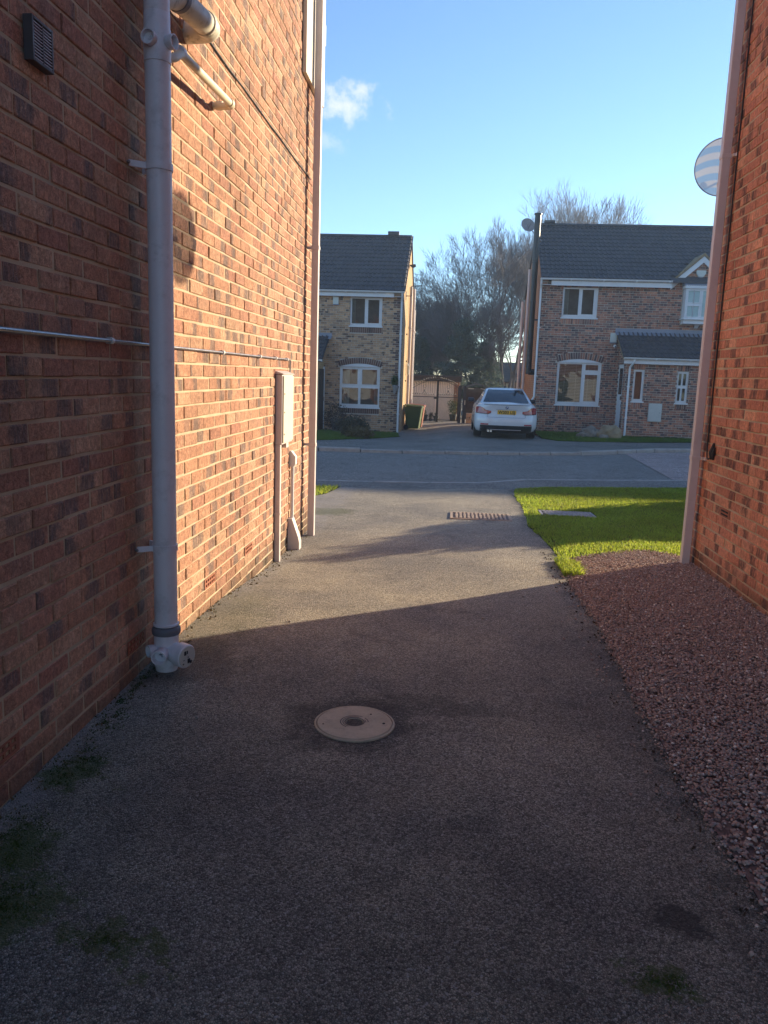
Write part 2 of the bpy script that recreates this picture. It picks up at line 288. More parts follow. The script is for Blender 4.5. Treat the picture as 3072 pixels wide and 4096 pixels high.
# ------------------------------------------------------------------ object helpers
def tag(o, label=None, cat=None, group=None, kind=None):
    if label: o['label'] = label
    if cat: o['category'] = cat
    if group: o['group'] = group
    if kind: o['kind'] = kind
    return o
def thing(name, label, cat, loc=(0, 0, 0), group=None):
    o = bpy.data.objects.new(name, None); COL.objects.link(o); o.location = loc; o.empty_display_size = 0.2
    return tag(o, label, cat, group)
def adopt(o, parent):
    if parent is not None:
        o.parent = parent
        if parent.type == 'EMPTY': o.matrix_parent_inverse = Matrix.Translation(-Vector(parent.location))
    return o
def link(name, me, mat, parent=None, smooth=False):
    if mat and not me.materials: me.materials.append(MATS[mat])
    if smooth: me.polygons.foreach_set('use_smooth', np.ones(len(me.polygons), bool))
    o = bpy.data.objects.new(name, me); COL.objects.link(o); return adopt(o, parent)
class MB:
    def __init__(s): s.v = []; s.f = []
    def add(s, vs, fs):
        b = len(s.v); s.v += [tuple(v) for v in vs]; s.f += [tuple(i+b for i in f) for f in fs]; return s
    def box(s, x0, x1, y0, y1, z0, z1, bev=0.0):
        if bev <= 0:
            return s.add([(x, y, z) for z in (z0, z1) for y in (y0, y1) for x in (x0, x1)], [(0, 2, 3, 1), (4, 5, 7, 6), (0, 1, 5, 4), (2, 6, 7, 3), (0, 4, 6, 2), (1, 3, 7, 5)])
        b = bev; V = []; F = []
        bm = bmesh.new(); bmesh.ops.create_cube(bm, size=1.0)
        for v in bm.verts: v.co = Vector(((x0+x1)/2+v.co.x*(x1-x0), (y0+y1)/2+v.co.y*(y1-y0), (z0+z1)/2+v.co.z*(z1-z0)))
        bmesh.ops.bevel(bm, geom=bm.edges[:], offset=b, segments=2, affect='EDGES', profile=0.5); s.bm(bm); return s
    def bm(s, bm, mat=None):
        bm.verts.ensure_lookup_table()
        for i, v in enumerate(bm.verts): v.index = i
        s.add([(mat @ v.co) if mat else v.co[:] for v in bm.verts], [[v.index for v in f.verts] for f in bm.faces]); bm.free(); return s
    def obox(s, c, ax, ay, az, hx, hy, hz):
        c = Vector(c); ax, ay, az = Vector(ax)*hx, Vector(ay)*hy, Vector(az)*hz
        return s.add([c+ax*i+ay*j+az*k for k in (-1, 1) for j in (-1, 1) for i in (-1, 1)], [(0, 2, 3, 1), (4, 5, 7, 6), (0, 1, 5, 4), (2, 6, 7, 3), (0, 4, 6, 2), (1, 3, 7, 5)])
    def prism(s, pts, d):                              # polygon of 3D points pushed along d
        n = len(pts); d = Vector(d); P = [Vector(p) for p in pts]
        return s.add(P+[p+d for p in P], [tuple(range(n))[::-1], tuple(range(n, 2*n))]+[(i, (i+1) % n, (i+1) % n+n, i+n) for i in range(n)])
    def tube(s, path, r, n=10, cap=True, fillet=0.0, rs=None):
        P = [Vector(p) for p in path]
        if fillet > 0 and len(P) > 2:
            Q = [P[0]]
            for a, b, c in zip(P, P[1:], P[2:]):
                d1, d2 = (a-b), (c-b); f = min(fillet, d1.length*.49, d2.length*.49); p1 = b+d1.normalized()*f; p2 = b+d2.normalized()*f
                for k in range(7):
                    u = k/6; Q.append(p1*(1-u)**2+b*2*u*(1-u)+p2*u*u)
            P = Q+[P[-1]]
        rs = rs or [r]*len(P); base = len(s.v); prev = None
        for i, p in enumerate(P):
            d = (P[min(i+1, len(P)-1)]-P[max(i-1, 0)]).normalized()
            if prev is None: a = d.orthogonal().normalized()
            else: a = (prev-d*prev.dot(d)).normalized()
            prev = a; b = d.cross(a)
            for k in range(n):
                t = 2*math.pi*k/n; s.v.append(tuple(p+(a*math.cos(t)+b*math.sin(t))*rs[i]))
        for i in range(len(P)-1):
            for k in range(n):
                s.f.append((base+i*n+k, base+i*n+(k+1) % n, base+(i+1)*n+(k+1) % n, base+(i+1)*n+k))
        if cap: s.f.append(tuple(range(base, base+n))[::-1]); e = base+(len(P)-1)*n; s.f.append(tuple(range(e, e+n)))
        return s
    def lathe(s, o, axis, prof, n=24):                 # prof: (distance along axis, radius)
        o = Vector(o); axis = Vector(axis).normalized(); a = axis.orthogonal().normalized(); b = axis.cross(a); base = len(s.v)
        for h, r in prof:
            for k in range(n):
                t = 2*math.pi*k/n; s.v.append(tuple(o+axis*h+(a*math.cos(t)+b*math.sin(t))*r))
        for i in range(len(prof)-1):
            for k in range(n): s.f.append((base+i*n+k, base+i*n+(k+1) % n, base+(i+1)*n+(k+1) % n, base+(i+1)*n+k))
        s.f.append(tuple(range(base, base+n))[::-1]); e = base+(len(prof)-1)*n; s.f.append(tuple(range(e, e+n))); return s
    def mesh(s, name):
        me = bpy.data.meshes.new(name); me.from_pydata(s.v, [], s.f); me.update(); return me
    def build(s, name, mat, parent=None, smooth=False, **kw):
        o = link(name, s.mesh(name), mat, parent)
        if smooth: shade(o.data)
        return tag(o, **kw) if kw else o
def shade(me, ang=40):
    bm = bmesh.new(); bm.from_mesh(me); bmesh.ops.recalc_face_normals(bm, faces=bm.faces)
    lim = R(ang)
    for f in bm.faces: f.smooth = True
    for e in bm.edges:
        if len(e.link_faces) == 2 and e.calc_face_angle(0) > lim: e.smooth = False
    bm.to_mesh(me); bm.free()
def np_mesh(name, V, F, mat, parent=None, smooth=False, **kw):
    """V (n,3) array, F (m,k) array of equal-sided faces"""
    me = bpy.data.meshes.new(name); k = F.shape[1]; V = np.asarray(V, np.float32); F = np.asarray(F, np.int32)
    me.vertices.add(len(V)); me.vertices.foreach_set('co', V.ravel()); me.loops.add(F.size); me.loops.foreach_set('vertex_index', F.ravel())
    me.polygons.add(len(F)); me.polygons.foreach_set('loop_start', np.arange(0, F.size, k, dtype=np.int32)); me.polygons.foreach_set('loop_total', np.full(len(F), k, np.int32))
    me.update(calc_edges=True); me.validate()
    o = link(name, me, mat, parent, smooth); return tag(o, **kw)

def leaves(name, mat, pts, size, parent=None, aspect=.45, **kw):
    """a small bent leaf at every point"""
    q = np.asarray(pts); n = len(q); a = RNG.standard_normal((n, 3)); a /= np.linalg.norm(a, axis=1)[:, None]; b = RNG.standard_normal((n, 3)); b -= a*(a*b).sum(1)[:, None]; b /= np.linalg.norm(b, axis=1)[:, None]
    s = (size*(.6+.8*RNG.random(n)))[:, None]; V = np.stack([q-a*s, q+b*s*aspect, q+a*s, q-b*s*aspect], 1).reshape(-1, 3); F = np.arange(4*n).reshape(-1, 4)
    return np_mesh(name, V, F, mat, parent, **kw)
# ------------------------------------------------------------------ the lie of the land
GY = [-40, 2, 3, 4.2, 4.8, 5.3, 6, 6.5, 7.8, 10, 12, 14, 18, 20, 22.5, 25, 28, 30, 36, 45, 90]
GL = [0, 0, .02, .035, .015, -.03, -.09, -.11, -.13, -.17, -.20, -.22, -.22, -.28, -.36, -.45, -.56, -.57, -.60, -.62, -.65]
GR = [0, 0, 0, 0, 0, -.01, -.02, -.03, -.075, -.155, -.185, -.20, -.20, -.20, -.20, -.23, -.28, -.34, -.52, -.62, -.65]
def G(x, y):
    t = min(max((x+1.4)/2.0, 0), 1); t = t*t*(3-2*t)
    return (1-t)*float(np.interp(y, GY, GL))+t*float(np.interp(y, GY, GR))
def Gv(X, Y):
    t = np.clip((X+1.4)/2.0, 0, 1); t = t*t*(3-2*t); return (1-t)*np.interp(Y, GY, GL)+t*np.interp(Y, GY, GR)
def sheet(name, poly, dz, mat, res=0.5, parent=None, **kw):
    bm = bmesh.new(); bm.faces.new([bm.verts.new((x, y, 0)) for x, y in poly])
    xs = [p[0] for p in poly]; ys = [p[1] for p in poly]
    for a, lo, hi in ((0, min(xs), max(xs)), (1, min(ys), max(ys))):
        c = math.ceil(lo/res)*res
        while c < hi:
            co = [0, 0, 0]; no = [0, 0, 0]; co[a] = c; no[a] = 1
            bmesh.ops.bisect_plane(bm, geom=bm.verts[:]+bm.edges[:]+bm.faces[:], plane_co=co, plane_no=no); c += res
    for v in bm.verts: v.co.z = G(v.co.x, v.co.y)+dz
    bmesh.ops.recalc_face_normals(bm, faces=bm.faces)
    me = bpy.data.meshes.new(name); bm.to_mesh(me); bm.free()
    if me.polygons and me.polygons[0].normal.z < 0: me.flip_normals()
    return tag(link(name, me, mat, parent), **kw)
def wob(pts, amp, step=0.08, seed=0, closed=False):    # a polyline with natural jitter
    out = []
    for a, b in zip(pts, pts[1:]):
        L = math.dist(a, b); n = max(1, int(L/step))
        for i in range(n):
            u = i/n; x = a[0]+(b[0]-a[0])*u; y = a[1]+(b[1]-a[1])*u
            nx = mnoise.noise((x*3.1+seed, y*3.1, seed)); ny = mnoise.noise((x*3.1, y*3.1+seed, 5+seed)); nx2 = mnoise.noise((x*14+seed, y*14, seed)); 
            out.append((x+amp*(nx+.5*nx2), y+amp*(ny+.4*nx2)))
    return out+[pts[-1]]
# one ground sheet out to the horizon
xs = np.concatenate([[-900, -300, -120], np.arange(-44, 61, 1.0), [150, 350, 900]]); ys = np.concatenate([[-900, -200, -60], np.arange(-24, 71, 1.0), [150, 350, 900]])
XX, YY = np.meshgrid(xs, ys); V = np.stack([XX, YY, Gv(XX, YY)-0.14], -1).reshape(-1, 3); nx = len(xs); I = np.arange(len(V)).reshape(len(ys), nx)
np_mesh('ground', V, np.stack([I[:-1, :-1], I[:-1, 1:], I[1:, 1:], I[1:, :-1]], -1).reshape(-1, 4), 'soil', kind='structure')
EDGE = [(0.96, -6), (0.965, 2.1), (.935, 2.9), (.945, 3.7), (.97, 4.8), (.95, 5.8), (1.0, 6.5), (.95, 7.7), (.88, 8.5), (.91, 9.0), (.96, 10.2), (.94, 11.3), (1.0, 12.1)]
edge = wob(EDGE, 0.02, seed=3)
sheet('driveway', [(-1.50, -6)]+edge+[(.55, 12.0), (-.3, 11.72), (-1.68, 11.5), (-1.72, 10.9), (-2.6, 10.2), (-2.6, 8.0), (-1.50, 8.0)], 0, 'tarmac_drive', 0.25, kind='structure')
NK = [(-30, 11.0), (-8, 11.7), (-2.1, 12.35), (-.3, 12.6), (.5, 12.8), (1.35, 13.55), (4.2, 14.4), (9, 15.3), (30, 18)]
PJ = [(-30, 9.8), (-8, 10.7), (-1.98, 11.45), (-.25, 11.72), (.85, 12.02), (1.55, 12.5), (3.9, 13.2), (9, 14.1), (30, 16.8)]
sheet('pavement', PJ+NK[::-1], -0.006, 'tarmac_path', 1.0, kind='structure')
FK = [(-30, 15.5), (-8, 17.3), (-3.0, 17.65), (-1.1, 17.85), (.85, 18.15), (3.1, 19.0), (4.1, 19.75), (5.2, 20.6), (6.3, 21.05), (9, 21.6), (30, 23)]
sheet('road', NK+FK[::-1], -0.055, 'tarmac_road', 1.0, kind='structure')
sheet('far_pavement', FK+[(30, 25.5), (9, 24.2), (7.1, 24.2), (5.3, 23.2), (3.7, 22.6), (3.0, 22.5), (2.62, 23.4), (2.6, 27.4), (2.72, 40), (-1.9, 40), (-1.95, 28.2), (-1.62, 25.1), (-1.9, 24.2), (-2.25, 23.1), (-2.75, 22.2), (-3.25, 21.3), (-3.6, 20.8), (-9, 20.2), (-30, 19)], 0.0, 'tarmac_path', 1.0, kind='structure')
pav = sheet('paving', [(4.3, 20.0), (4.1, 14.75), (4.6, 14.85), (9, 15.6), (9, 21.5), (6.3, 20.95), (5.25, 20.5)], -0.047, 'paving_pink', 1.0, kind='structure')
for i in range(6):
    y0 = 15.1+i*.9; x0 = 4.16+i*.012
    MB().add([(x0+.02+k*.7, y0+.04*math.sin(k*1.1)+.10*k*.7+j*.022, G(x0+k*.7, y0)-.0405) for j in (0, 1) for k in range(7)], [(k, k+1, k+8, k+7) for k in range(6)]).build('paving_joint', 'lid_groove', pav)
def kerb_run(name, line, width, up, sink, label=None):
    k = bpy.data.objects.new(name, None); COL.objects.link(k); k['kind'] = 'structure'
    segs = []
    for a, b in zip(line, line[1:]):
        L = math.dist(a, b); n = max(1, round(L/0.9))
        for i in range(n): segs.append(((a[0]+(b[0]-a[0])*i/n, a[1]+(b[1]-a[1])*i/n), (a[0]+(b[0]-a[0])*(i+1)/n, a[1]+(b[1]-a[1])*(i+1)/n)))
    k.location = (segs[0][0][0], segs[0][0][1], 0)
    for a, b in segs:
        if not -6 < a[0] < 9: continue
        d = Vector((b[0]-a[0], b[1]-a[1], 0)); L = d.length; d.normalize(); n = Vector((-d.y, d.x, 0)); c = (Vector((*a, 0))+Vector((*b, 0)))/2
        z = G(c.x, c.y)+up(c.x)+random.uniform(-.004, .004); mb = MB(); g = 0.013
        prof = [(0, z-sink), (0, z-.025), (.02, z), (width, z), (width, z-sink)]
        P = [Vector((c.x, c.y, 0))-d*(L/2-g)+n*u+Vector((0, 0, zz)) for u, zz in prof]
        mb.prism(P, d*(L-2*g)); mb.build('kerb_stone', 'kerb', k)
kerb_run('far_kerb', FK, 0.13, lambda x: 0.014+(.03 if x < -1.6 else 0)+(.03 if x > 2.8 else 0), .3)
kerb_run('near_kerb', [(x, y-.125) for x, y in NK], 0.125, lambda x: -0.001, .3)

# ------------------------------------------------------------------ brickwork
class Frame:                                           # local x along the wall, y into it, z up
    def __init__(s, o, u, inward):
        s.o = Vector(o); s.u = Vector(u); s.i = Vector(inward); s.M = Matrix((( s.u.x, s.i.x, 0, s.o.x), (s.u.y, s.i.y, 0, s.o.y), (s.u.z, s.i.z, 1, s.o.z), (0, 0, 0, 1)))
    def p(s, u, d, z): return s.o+s.u*u+s.i*d+Vector((0, 0, z))
    def box(s, mb, u0, u1, d0, d1, z0, z1, bev=0): 
        t = MB().box(u0, u1, d0, d1, z0, z1, bev); mb.add([s.p(*v) for v in t.v], t.f); return mb
BF = [(0, 1, 2, 3), (4, 5, 1, 0), (5, 6, 2, 1), (6, 7, 3, 2), (7, 4, 0, 3), (8, 9, 5, 4), (9, 10, 6, 5), (10, 11, 7, 6), (11, 8, 4, 7)]
def brick_verts(L, H, pr, c):
    r = lambda i, y: [(i, y, i), (L-i, y, i), (L-i, y, H-i), (i, y, H-i)]
    return r(c, -pr)+r(0, -pr+c)+r(0, 0.02)
def buv(verts, L, H): return [(v[0]/max(L, .21), v[2]/H, 0) for v in verts]
_bm = {}
def brick_mesh(L, H, pr, mat, name='brick'):
    key = (round(L, 3), round(H, 3), mat)
    if key not in _bm:
        v = brick_verts(L, H, pr, .004); me = bpy.data.meshes.new(name); me.from_pydata(v, [], BF); me.materials.append(MATS[mat])
        at = me.attributes.new('buv', 'FLOAT_VECTOR', 'POINT'); at.data.foreach_set('vector', np.array(buv(v, L, H), np.float32).ravel()); me.update(); _bm[key] = me
    return _bm[key]
def lay(parent, items, maxn=300, name='brick', rest='brick_mass'):
    """items: (matrix, L, H, pr, matname). The largest in view become single parts, the rest one mesh."""
    sc = []
    for it in items:
        M, L, H = it[0], it[1], it[2]; q = [proj(M @ Vector((x, 0, z))) for x in (0, L) for z in (0, H)]
        if any(a is None for a in q): sc.append(0); continue
        cx = sum(a[0] for a in q)/4; cy = sum(a[1] for a in q)/4
        ar = abs((q[3][0]-q[0][0])*(q[2][1]-q[1][1])-(q[3][1]-q[0][1])*(q[2][0]-q[1][0]))/2
        sc.append(ar if 0 < cx < 3072 and 0 < cy < 4096 else 0)
    order = sorted(range(len(items)), key=lambda i: -sc[i]); single = set(i for i in order[:maxn] if sc[i] > 60)
    V, F, RN, UV, MI = [], [], [], [], []; mats = []
    for i, (M, L, H, pr, mat) in enumerate(items):
        rn = tuple(RNG.random(3))
        if i in single:
            o = bpy.data.objects.new(name, brick_mesh(L, H, pr, mat+'_single', name)); COL.objects.link(o); adopt(o, parent); o.matrix_basis = M; o.color = (*rn, 1)
        else:
            v = brick_verts(L, H, pr, .004); b = len(V); V += [tuple(M @ Vector(q)) for q in v]; F += [tuple(k+b for k in f) for f in BF]; RN += [(*rn, 1)]*12; UV += buv(v, L, H)
            if mat not in mats: mats.append(mat)
            MI += [mats.index(mat)]*9
    if V:
        me = bpy.data.meshes.new(rest); me.from_pydata(V, [], F)
        for m in mats: me.materials.append(MATS[m])
        me.polygons.foreach_set('material_index', MI)
        a = me.attributes.new('rnd', 'FLOAT_COLOR', 'POINT'); a.data.foreach_set('color', np.array(RN, np.float32).ravel())
        a = me.attributes.new('buv', 'FLOAT_VECTOR', 'POINT'); a.data.foreach_set('vector', np.array(UV, np.float32).ravel()); me.update()
        o = bpy.data.objects.new(rest, me); COL.objects.link(o); adopt(o, parent); o['kind'] = 'stuff'
def course_items(fr, u0, u1, z0, z1, cut, mat, off=0.0, pr=.005, jit=.0024):
    """stretcher bond between u0 and u1; cut(u_lo, z_mid) -> list of (a, b) gaps in that course; mat(u, z) -> material"""
    items = []; k = 0; z = z0
    while z < z1-.03:
        zm = z+.0325; gaps = sorted(cut(zm)) if cut else []; spans = []; a = u0
        for g0, g1 in gaps:
            if g0 > a: spans.append((a, min(g0, u1)))
            a = max(a, g1)
        if a < u1: spans.append((a, u1))
        s = u0+off-(.1125 if k % 2 else 0)-.225*3
        while s < u1:
            b0, b1 = s, s+.215; s += .225
            for p, q in spans:
                c0, c1 = max(b0, p), min(b1, q)
                if c1-c0 < .03: continue
                L = round(c1-c0, 2) if c1-c0 < .2145 else .215
                M = fr.M @ Matrix.Translation((c0+random.uniform(-jit, jit), random.uniform(-jit, jit)*1.6, z+random.uniform(-jit, jit)*.7)) @ Matrix.Rotation(random.gauss(0, .005), 4, 'Y')
                items.append((M, L, .065, pr, mat((c0+c1)/2, zm) if callable(mat) else mat))
        z += .075; k += 1
    return items
def soldiers(fr, u0, u1, ztop, h, mat, n=None, arc=None):
    """bricks on end under a sill; with arc=(centre_u, centre_z, radius) they fan round a head"""
    items = []
    if arc is None:
        n = n or max(2, round((u1-u0)/.075)); w = (u1-u0)/n
        for i in range(n):
            M = fr.M @ Matrix.Translation((u0+i*w+.005, 0, ztop-h)); items.append((M, round(w-.01, 3), h, .009, mat))
    else:
        cu, cz, r = arc; a0 = math.asin((u0-cu)/r); a1 = math.asin((u1-cu)/r); n = round(r*(a1-a0)/.075)
        for i in range(n):
            a = a0+(a1-a0)*(i+.5)/n; M = fr.M @ Matrix.Translation((cu+r*math.sin(a), 0, cz+r*math.cos(a))) @ Matrix.Rotation(a, 4, 'Y') @ Matrix.Translation((-.0325, 0, 0))
            items.append((M, .065, h, .010, mat))
    return items
def panel_wall(fr, u0, u1, z0, z1, holes, depth, mat, parent, name='wall'):
    """mortar face with real openings and reveals"""
    us = sorted({u0, u1, *[h[0] for h in holes], *[h[1] for h in holes]}); zs = sorted({z0, z1, *[h[2] for h in holes], *[h[3] for h in holes]}); mb = MB()
    inside = lambda u, z: any(h[0] < u < h[1] and h[2] < z < h[3] for h in holes)
    for a, b in zip(us, us[1:]):
        for c, d in zip(zs, zs[1:]):
            if not inside((a+b)/2, (c+d)/2): mb.add([fr.p(a, 0, c), fr.p(b, 0, c), fr.p(b, 0, d), fr.p(a, 0, d)], [(0, 1, 2, 3)])
    for h in holes:
        a, b, c, d = h[:4]
        for q in (((a, c), (a, d)), ((a, d), (b, d)), ((b, d), (b, c)), ((b, c), (a, c))):
            (p0, q0), (p1, q1) = q; mb.add([fr.p(p0, 0, q0), fr.p(p1, 0, q1), fr.p(p1, depth, q1), fr.p(p0, depth, q0)], [(0, 1, 2, 3)])
    return mb.build(name, mat, parent)
def air_brick(fr, u, z, parent, rows=2, cols=5):
    mb = MB(); H = .065; L = .215; hw = .026; hh = .018
    cu = [(.02+i*(L-.04-hw)/(cols-1)) for i in range(cols)]; cz = [(.010+j*(H-.02-hh)/(rows-1)) for j in range(rows)]
    us = sorted({0, L, *cu, *[c+hw for c in cu]}); zs = sorted({0, H, *cz, *[c+hh for c in cz]})
    for a, b in zip(us, us[1:]):
        for c, d in zip(zs, zs[1:]):
            hole = any(x-1e-6 <= a and b <= x+hw+1e-6 for x in cu) and any(y-1e-6 <= c and d <= y+hh+1e-6 for y in cz)
            e = .03 if hole else 0
            mb.add([fr.p(u+a, -.007+e, z+c), fr.p(u+b, -.007+e, z+c), fr.p(u+b, -.007+e, z+d), fr.p(u+a, -.007+e, z+d)], [(0, 1, 2, 3)])
            if hole:
                for (p0, q0), (p1, q1) in (((a, c), (a, d)), ((a, d), (b, d)), ((b, d), (b, c)), ((b, c), (a, c))):
                    mb.add([fr.p(u+p0, -.007, z+q0), fr.p(u+p1, -.007, z+q1), fr.p(u+p1, .023, z+q1), fr.p(u+p0, .023, z+q0)], [(0, 1, 2, 3)])
    fr.box(mb, u, u+L, -.0069, -.0005, z-.0005, z, 0)
    return mb.build('air_brick', 'terracotta', parent)
TILE_P = None
def tile_mesh(name, W, L, mat):
    n = 17; pts = [(W*i/(n-1), .030*max(0, math.cos(2*math.pi*(2*i/(n-1)-.5)))**0.8 if math.cos(2*math.pi*(2*i/(n-1)-.5)) > 0 else 0) for i in range(n)]
    v = [(x, 0, z+.030) for x, z in pts]+[(x, L, z+.002) for x, z in pts]+[(x, 0, z-.004) for x, z in pts]
    f = [(i, i+1, n+i+1, n+i) for i in range(n-1)]+[(2*n+i, 2*n+i+1, i+1, i) for i in range(n-1)]
    me = bpy.data.meshes.new(name); me.from_pydata(v, [], f); me.materials.append(MATS[mat]); me.update(); return me
def roof_tiles(parent, o, u, s, nrm, width, length, rows, mat, clip=None, maxn=300):
    """o eaves corner, u along the eaves, s up the slope"""
    o, u, s, nrm = Vector(o), Vector(u).normalized(), Vector(s).normalized(), Vector(nrm).normalized(); g = length/rows; W = .30; me = tile_mesh('roof_tile', W, g+.05, mat); cand = []
    for r in range(rows):
        for c in range(int(width/W)):
            p = o+u*(c*W)+s*(r*g); mid = p+u*.15+s*(g/2)
            if clip and clip(mid): continue
            q = proj(mid); cand.append((0 if q is None or not (0 < q[0] < 3072 and 0 < q[1] < 4096) else 1/q[2]**2, p))
    cand.sort(key=lambda a: -a[0]); V, F = [], []; tv = [v.co.copy() for v in me.vertices]; tf = [tuple(f.vertices) for f in me.polygons]
    for k, (a, p) in enumerate(cand):
        j = nrm*random.uniform(-.002, .003)+s*random.uniform(-.004, .004); M = Matrix((( u.x, s.x, nrm.x, p.x+j.x), (u.y, s.y, nrm.y, p.y+j.y), (u.z, s.z, nrm.z, p.z+j.z), (0, 0, 0, 1)))
        if k < maxn and a > 0:
            t = bpy.data.objects.new('roof_tile', me); COL.objects.link(t); adopt(t, parent); t.matrix_basis = M
        else:
            b = len(V); V += [tuple(M @ q) for q in tv]; F += [tuple(i+b for i in f) for f in tf]
    if V:
        m2 = bpy.data.meshes.new('roof_tile_mass'); m2.from_pydata(V, [], F); o2 = link('roof_tile_mass', m2, mat, parent); o2['kind'] = 'stuff'
# ------------------------------------------------------------------ near house on the left
XL = -1.447                                            # mortar face; brick faces stand 5 mm proud
hl = thing('brick_house', 'rustic red brick house side wall on the left, sunlit beyond the grey soil pipe', 'house', (XL, 3.3, 0))
FLW = Frame((XL, 0, 0), (0, 1, 0), (-1, 0, 0))
MB().box(-9.5, XL, -1.2, 8.035, -.6, 4.78).build('wall', 'mortar', hl)
MB().box(-9.5, XL+.006, 8.036, 8.05, -.6, 4.78).build('front_wall', 'brick_sheet_red', hl)
MB().box(-9.5, XL+.006, -1.215, -1.201, -.6, 4.78).build('rear_wall', 'brick_sheet_red', hl)
MB().prism([(XL, -1.2, 4.785), (XL, 8.05, 4.785), (XL, 3.42, 8.1)], (-.2, 0, 0)).build('gable', 'brick_sheet_red', hl)
def gable_roof(parent, x0, x1, y0, y1, ze, zr, over=.25, mat='roof_tile'):
    ym = (y0+y1)/2; sl = (zr-ze)/((y1-y0)/2)
    for s in (-1, 1):
        ye = (y0-over) if s < 0 else (y1+over); z = ze-over*sl
        MB().prism([(x0, ye, z), (x0, ye, z+.10), (x0, ym, zr+.12), (x0, ym, zr)], (x1-x0, 0, 0)).build('roof', mat, parent)
gable_roof(hl, -9.6, XL+.02, -1.2, 8.05, 4.8, 8.13)
AIR = [2.21, 3.345, 4.485, 5.41]
lay(hl, course_items(FLW, -1.2, 8.05, -.364, 4.78, lambda z: [(a-.006, a+.221) for a in AIR] if .161 < z < .226 else [], 'brick_rustic', off=.07))
for a in AIR: air_brick(FLW, a, .161, hl)
FLW.box(MB(), 7.27, 8.2, -.045, -.0085, 4.045, 5.1, .004).build('soffit_box', 'pvc_cream', hl)
MB().box(-9.5, XL+.045, 8.06, 8.24, 4.62, 4.80).build('fascia', 'pvc_white', hl)

def front_window(parent, x0, x1, y, z0, z1):
    w = MB().box(x0, x1, y, y+.03, z0, z1).build('window', 'pvc_white', parent); MB().box(x0+.07, (x0+x1)/2-.03, y+.031, y+.036, z0+.07, z1-.07).build('pane', 'car_glass', w); MB().box((x0+x1)/2+.03, x1-.07, y+.031, y+.036, z0+.07, z1-.07).build('pane', 'car_glass', w)
for x0, x1, z0, z1 in ((-3.6, -2.2, .8, 2.1), (-3.5, -2.3, 3.3, 4.4), (-6.6, -5.2, 3.3, 4.4)): front_window(hl, x0, x1, 8.051, z0, z1)
MB().box(-7.2, -4.9, 8.051, 8.09, -.15, 2.0).build('garage_door', 'pvc_white', hl)
sp = thing('soil_pipe', 'fat grey plastic soil pipe with branch fittings fixed up the left brick wall', 'pipe', (-1.335, 3.555, .03))
SX, SY = -1.335, 3.555
MB().tube([(SX, SY, .2), (SX, SY, 5.4)], .0545, 40).build('stack', 'pvc_grey', sp, True)
MB().lathe((SX, SY, 0), (0, 0, 1), [(.02, .050), (.05, .056), (.07, .059), (.195, .059), (.20, .0605), (.21, .0605)], 36).build('access_branch', 'pvc_grey', sp, True)
MB().lathe((SX, SY, 0), (0, 0, 1), [(.208, .058), (.210, .066), (.222, .0685), (.236, .0685), (.244, .064), (.250, .056)], 36).build('coupling', 'pvc_dark', sp, True)
MB().lathe((SX, SY, 0), (0, 0, 1), [(.2505, .0555), (.254, .062), (.262, .062), (.266, .056)], 36).build('ring_seal', 'pvc_grey', sp, True)
ca = Vector((.90, -.42, -.05)).normalized(); c0 = Vector((SX, SY, .125))
cap = MB().lathe(c0+ca*.03, ca, [(0, .048), (.05, .050), (.055, .058), (.10, .058), (.104, .054)], 32).build('access_cap', 'pvc_grey', sp, True)
MB().lathe(c0+ca*.1345, ca, [(0, .0525), (.0035, .0515)], 32).build('cap_label', 'dirty_white', cap)
a1 = ca.orthogonal().normalized(); up = Vector((0, 0, 1)); sd_ = up.cross(ca).normalized()
for du, dv, w, h in ((-.016, .022, .007, .018), (-.002, .027, .004, .020), (.008, -.022, .008, .018), (.022, -.030, .005, .012), (-.024, -.012, .003, .003), (-.028, -.03, .004, .005), (.004, -.002, .003, .003)):
    MB().obox(c0+ca*.1388+sd_*du+up*dv, sd_, up, ca, w, h*.6, .0008).build('label_mark', 'black_paint', cap)
def socket(c, ax, r, l0, l1, name='boss', m='pvc_grey'):
    b = MB().lathe(Vector(c)+ax*l0, ax, [(0, r*.9), ((l1-l0)*.55, r*.92), ((l1-l0)*.6, r), (l1-l0, r), (l1-l0, r*.84), ((l1-l0)*.62, r*.82), ((l1-l0)*.62, r*.3), ((l1-l0)*.75, r*.22), ((l1-l0)*.75, r*.02)], 28).build(name, m, sp, True); return b
socket((SX, SY, .130), Vector((.05, -1, -.03)).normalized(), .036, .03, .125)
socket((SX, SY, .135), Vector((-.75, -.75, 0)).normalized(), .030, .03, .095)
MB().lathe((SX, SY, 0), (0, 0, 1), [(2.765, .0545), (2.767, .0575), (2.90, .0575), (2.905, .0555), (2.96, .0555), (2.962, .0545)], 36).build('boss_fitting', 'pvc_grey', sp, True)
socket((SX, SY, 2.845), Vector((-.12, -1, 0)).normalized(), .031, .03, .085)
socket((SX, SY, 2.845), Vector((1, -.25, 0)).normalized(), .031, .03, .088)
MB().tube([(SX, SY+.02, 2.79), (SX+.035, SY+.11, 2.83), (SX+.02, 3.80, 2.90), (SX+.01, 4.70, 2.955), (-1.47, 4.715, 2.965)], .0195, 18, fillet=.05).build('waste_branch', 'pvc_cream', sp, True)
for q, d in (((SX+.018, 3.80, 2.905), Vector((0, 1, .06))), ((SX+.010, 4.63, 2.951), Vector((0, 1, .06))), ((-1.41, 4.715, 2.964), Vector((-1, .02, 0)))):
    MB().lathe(Vector(q)-d.normalized()*.022, d, [(0, .021), (.003, .025), (.04, .025), (.044, .021)], 20).build('waste_collar', 'pvc_cream' if q[1] > 4 else 'pvc_grey', sp, True)
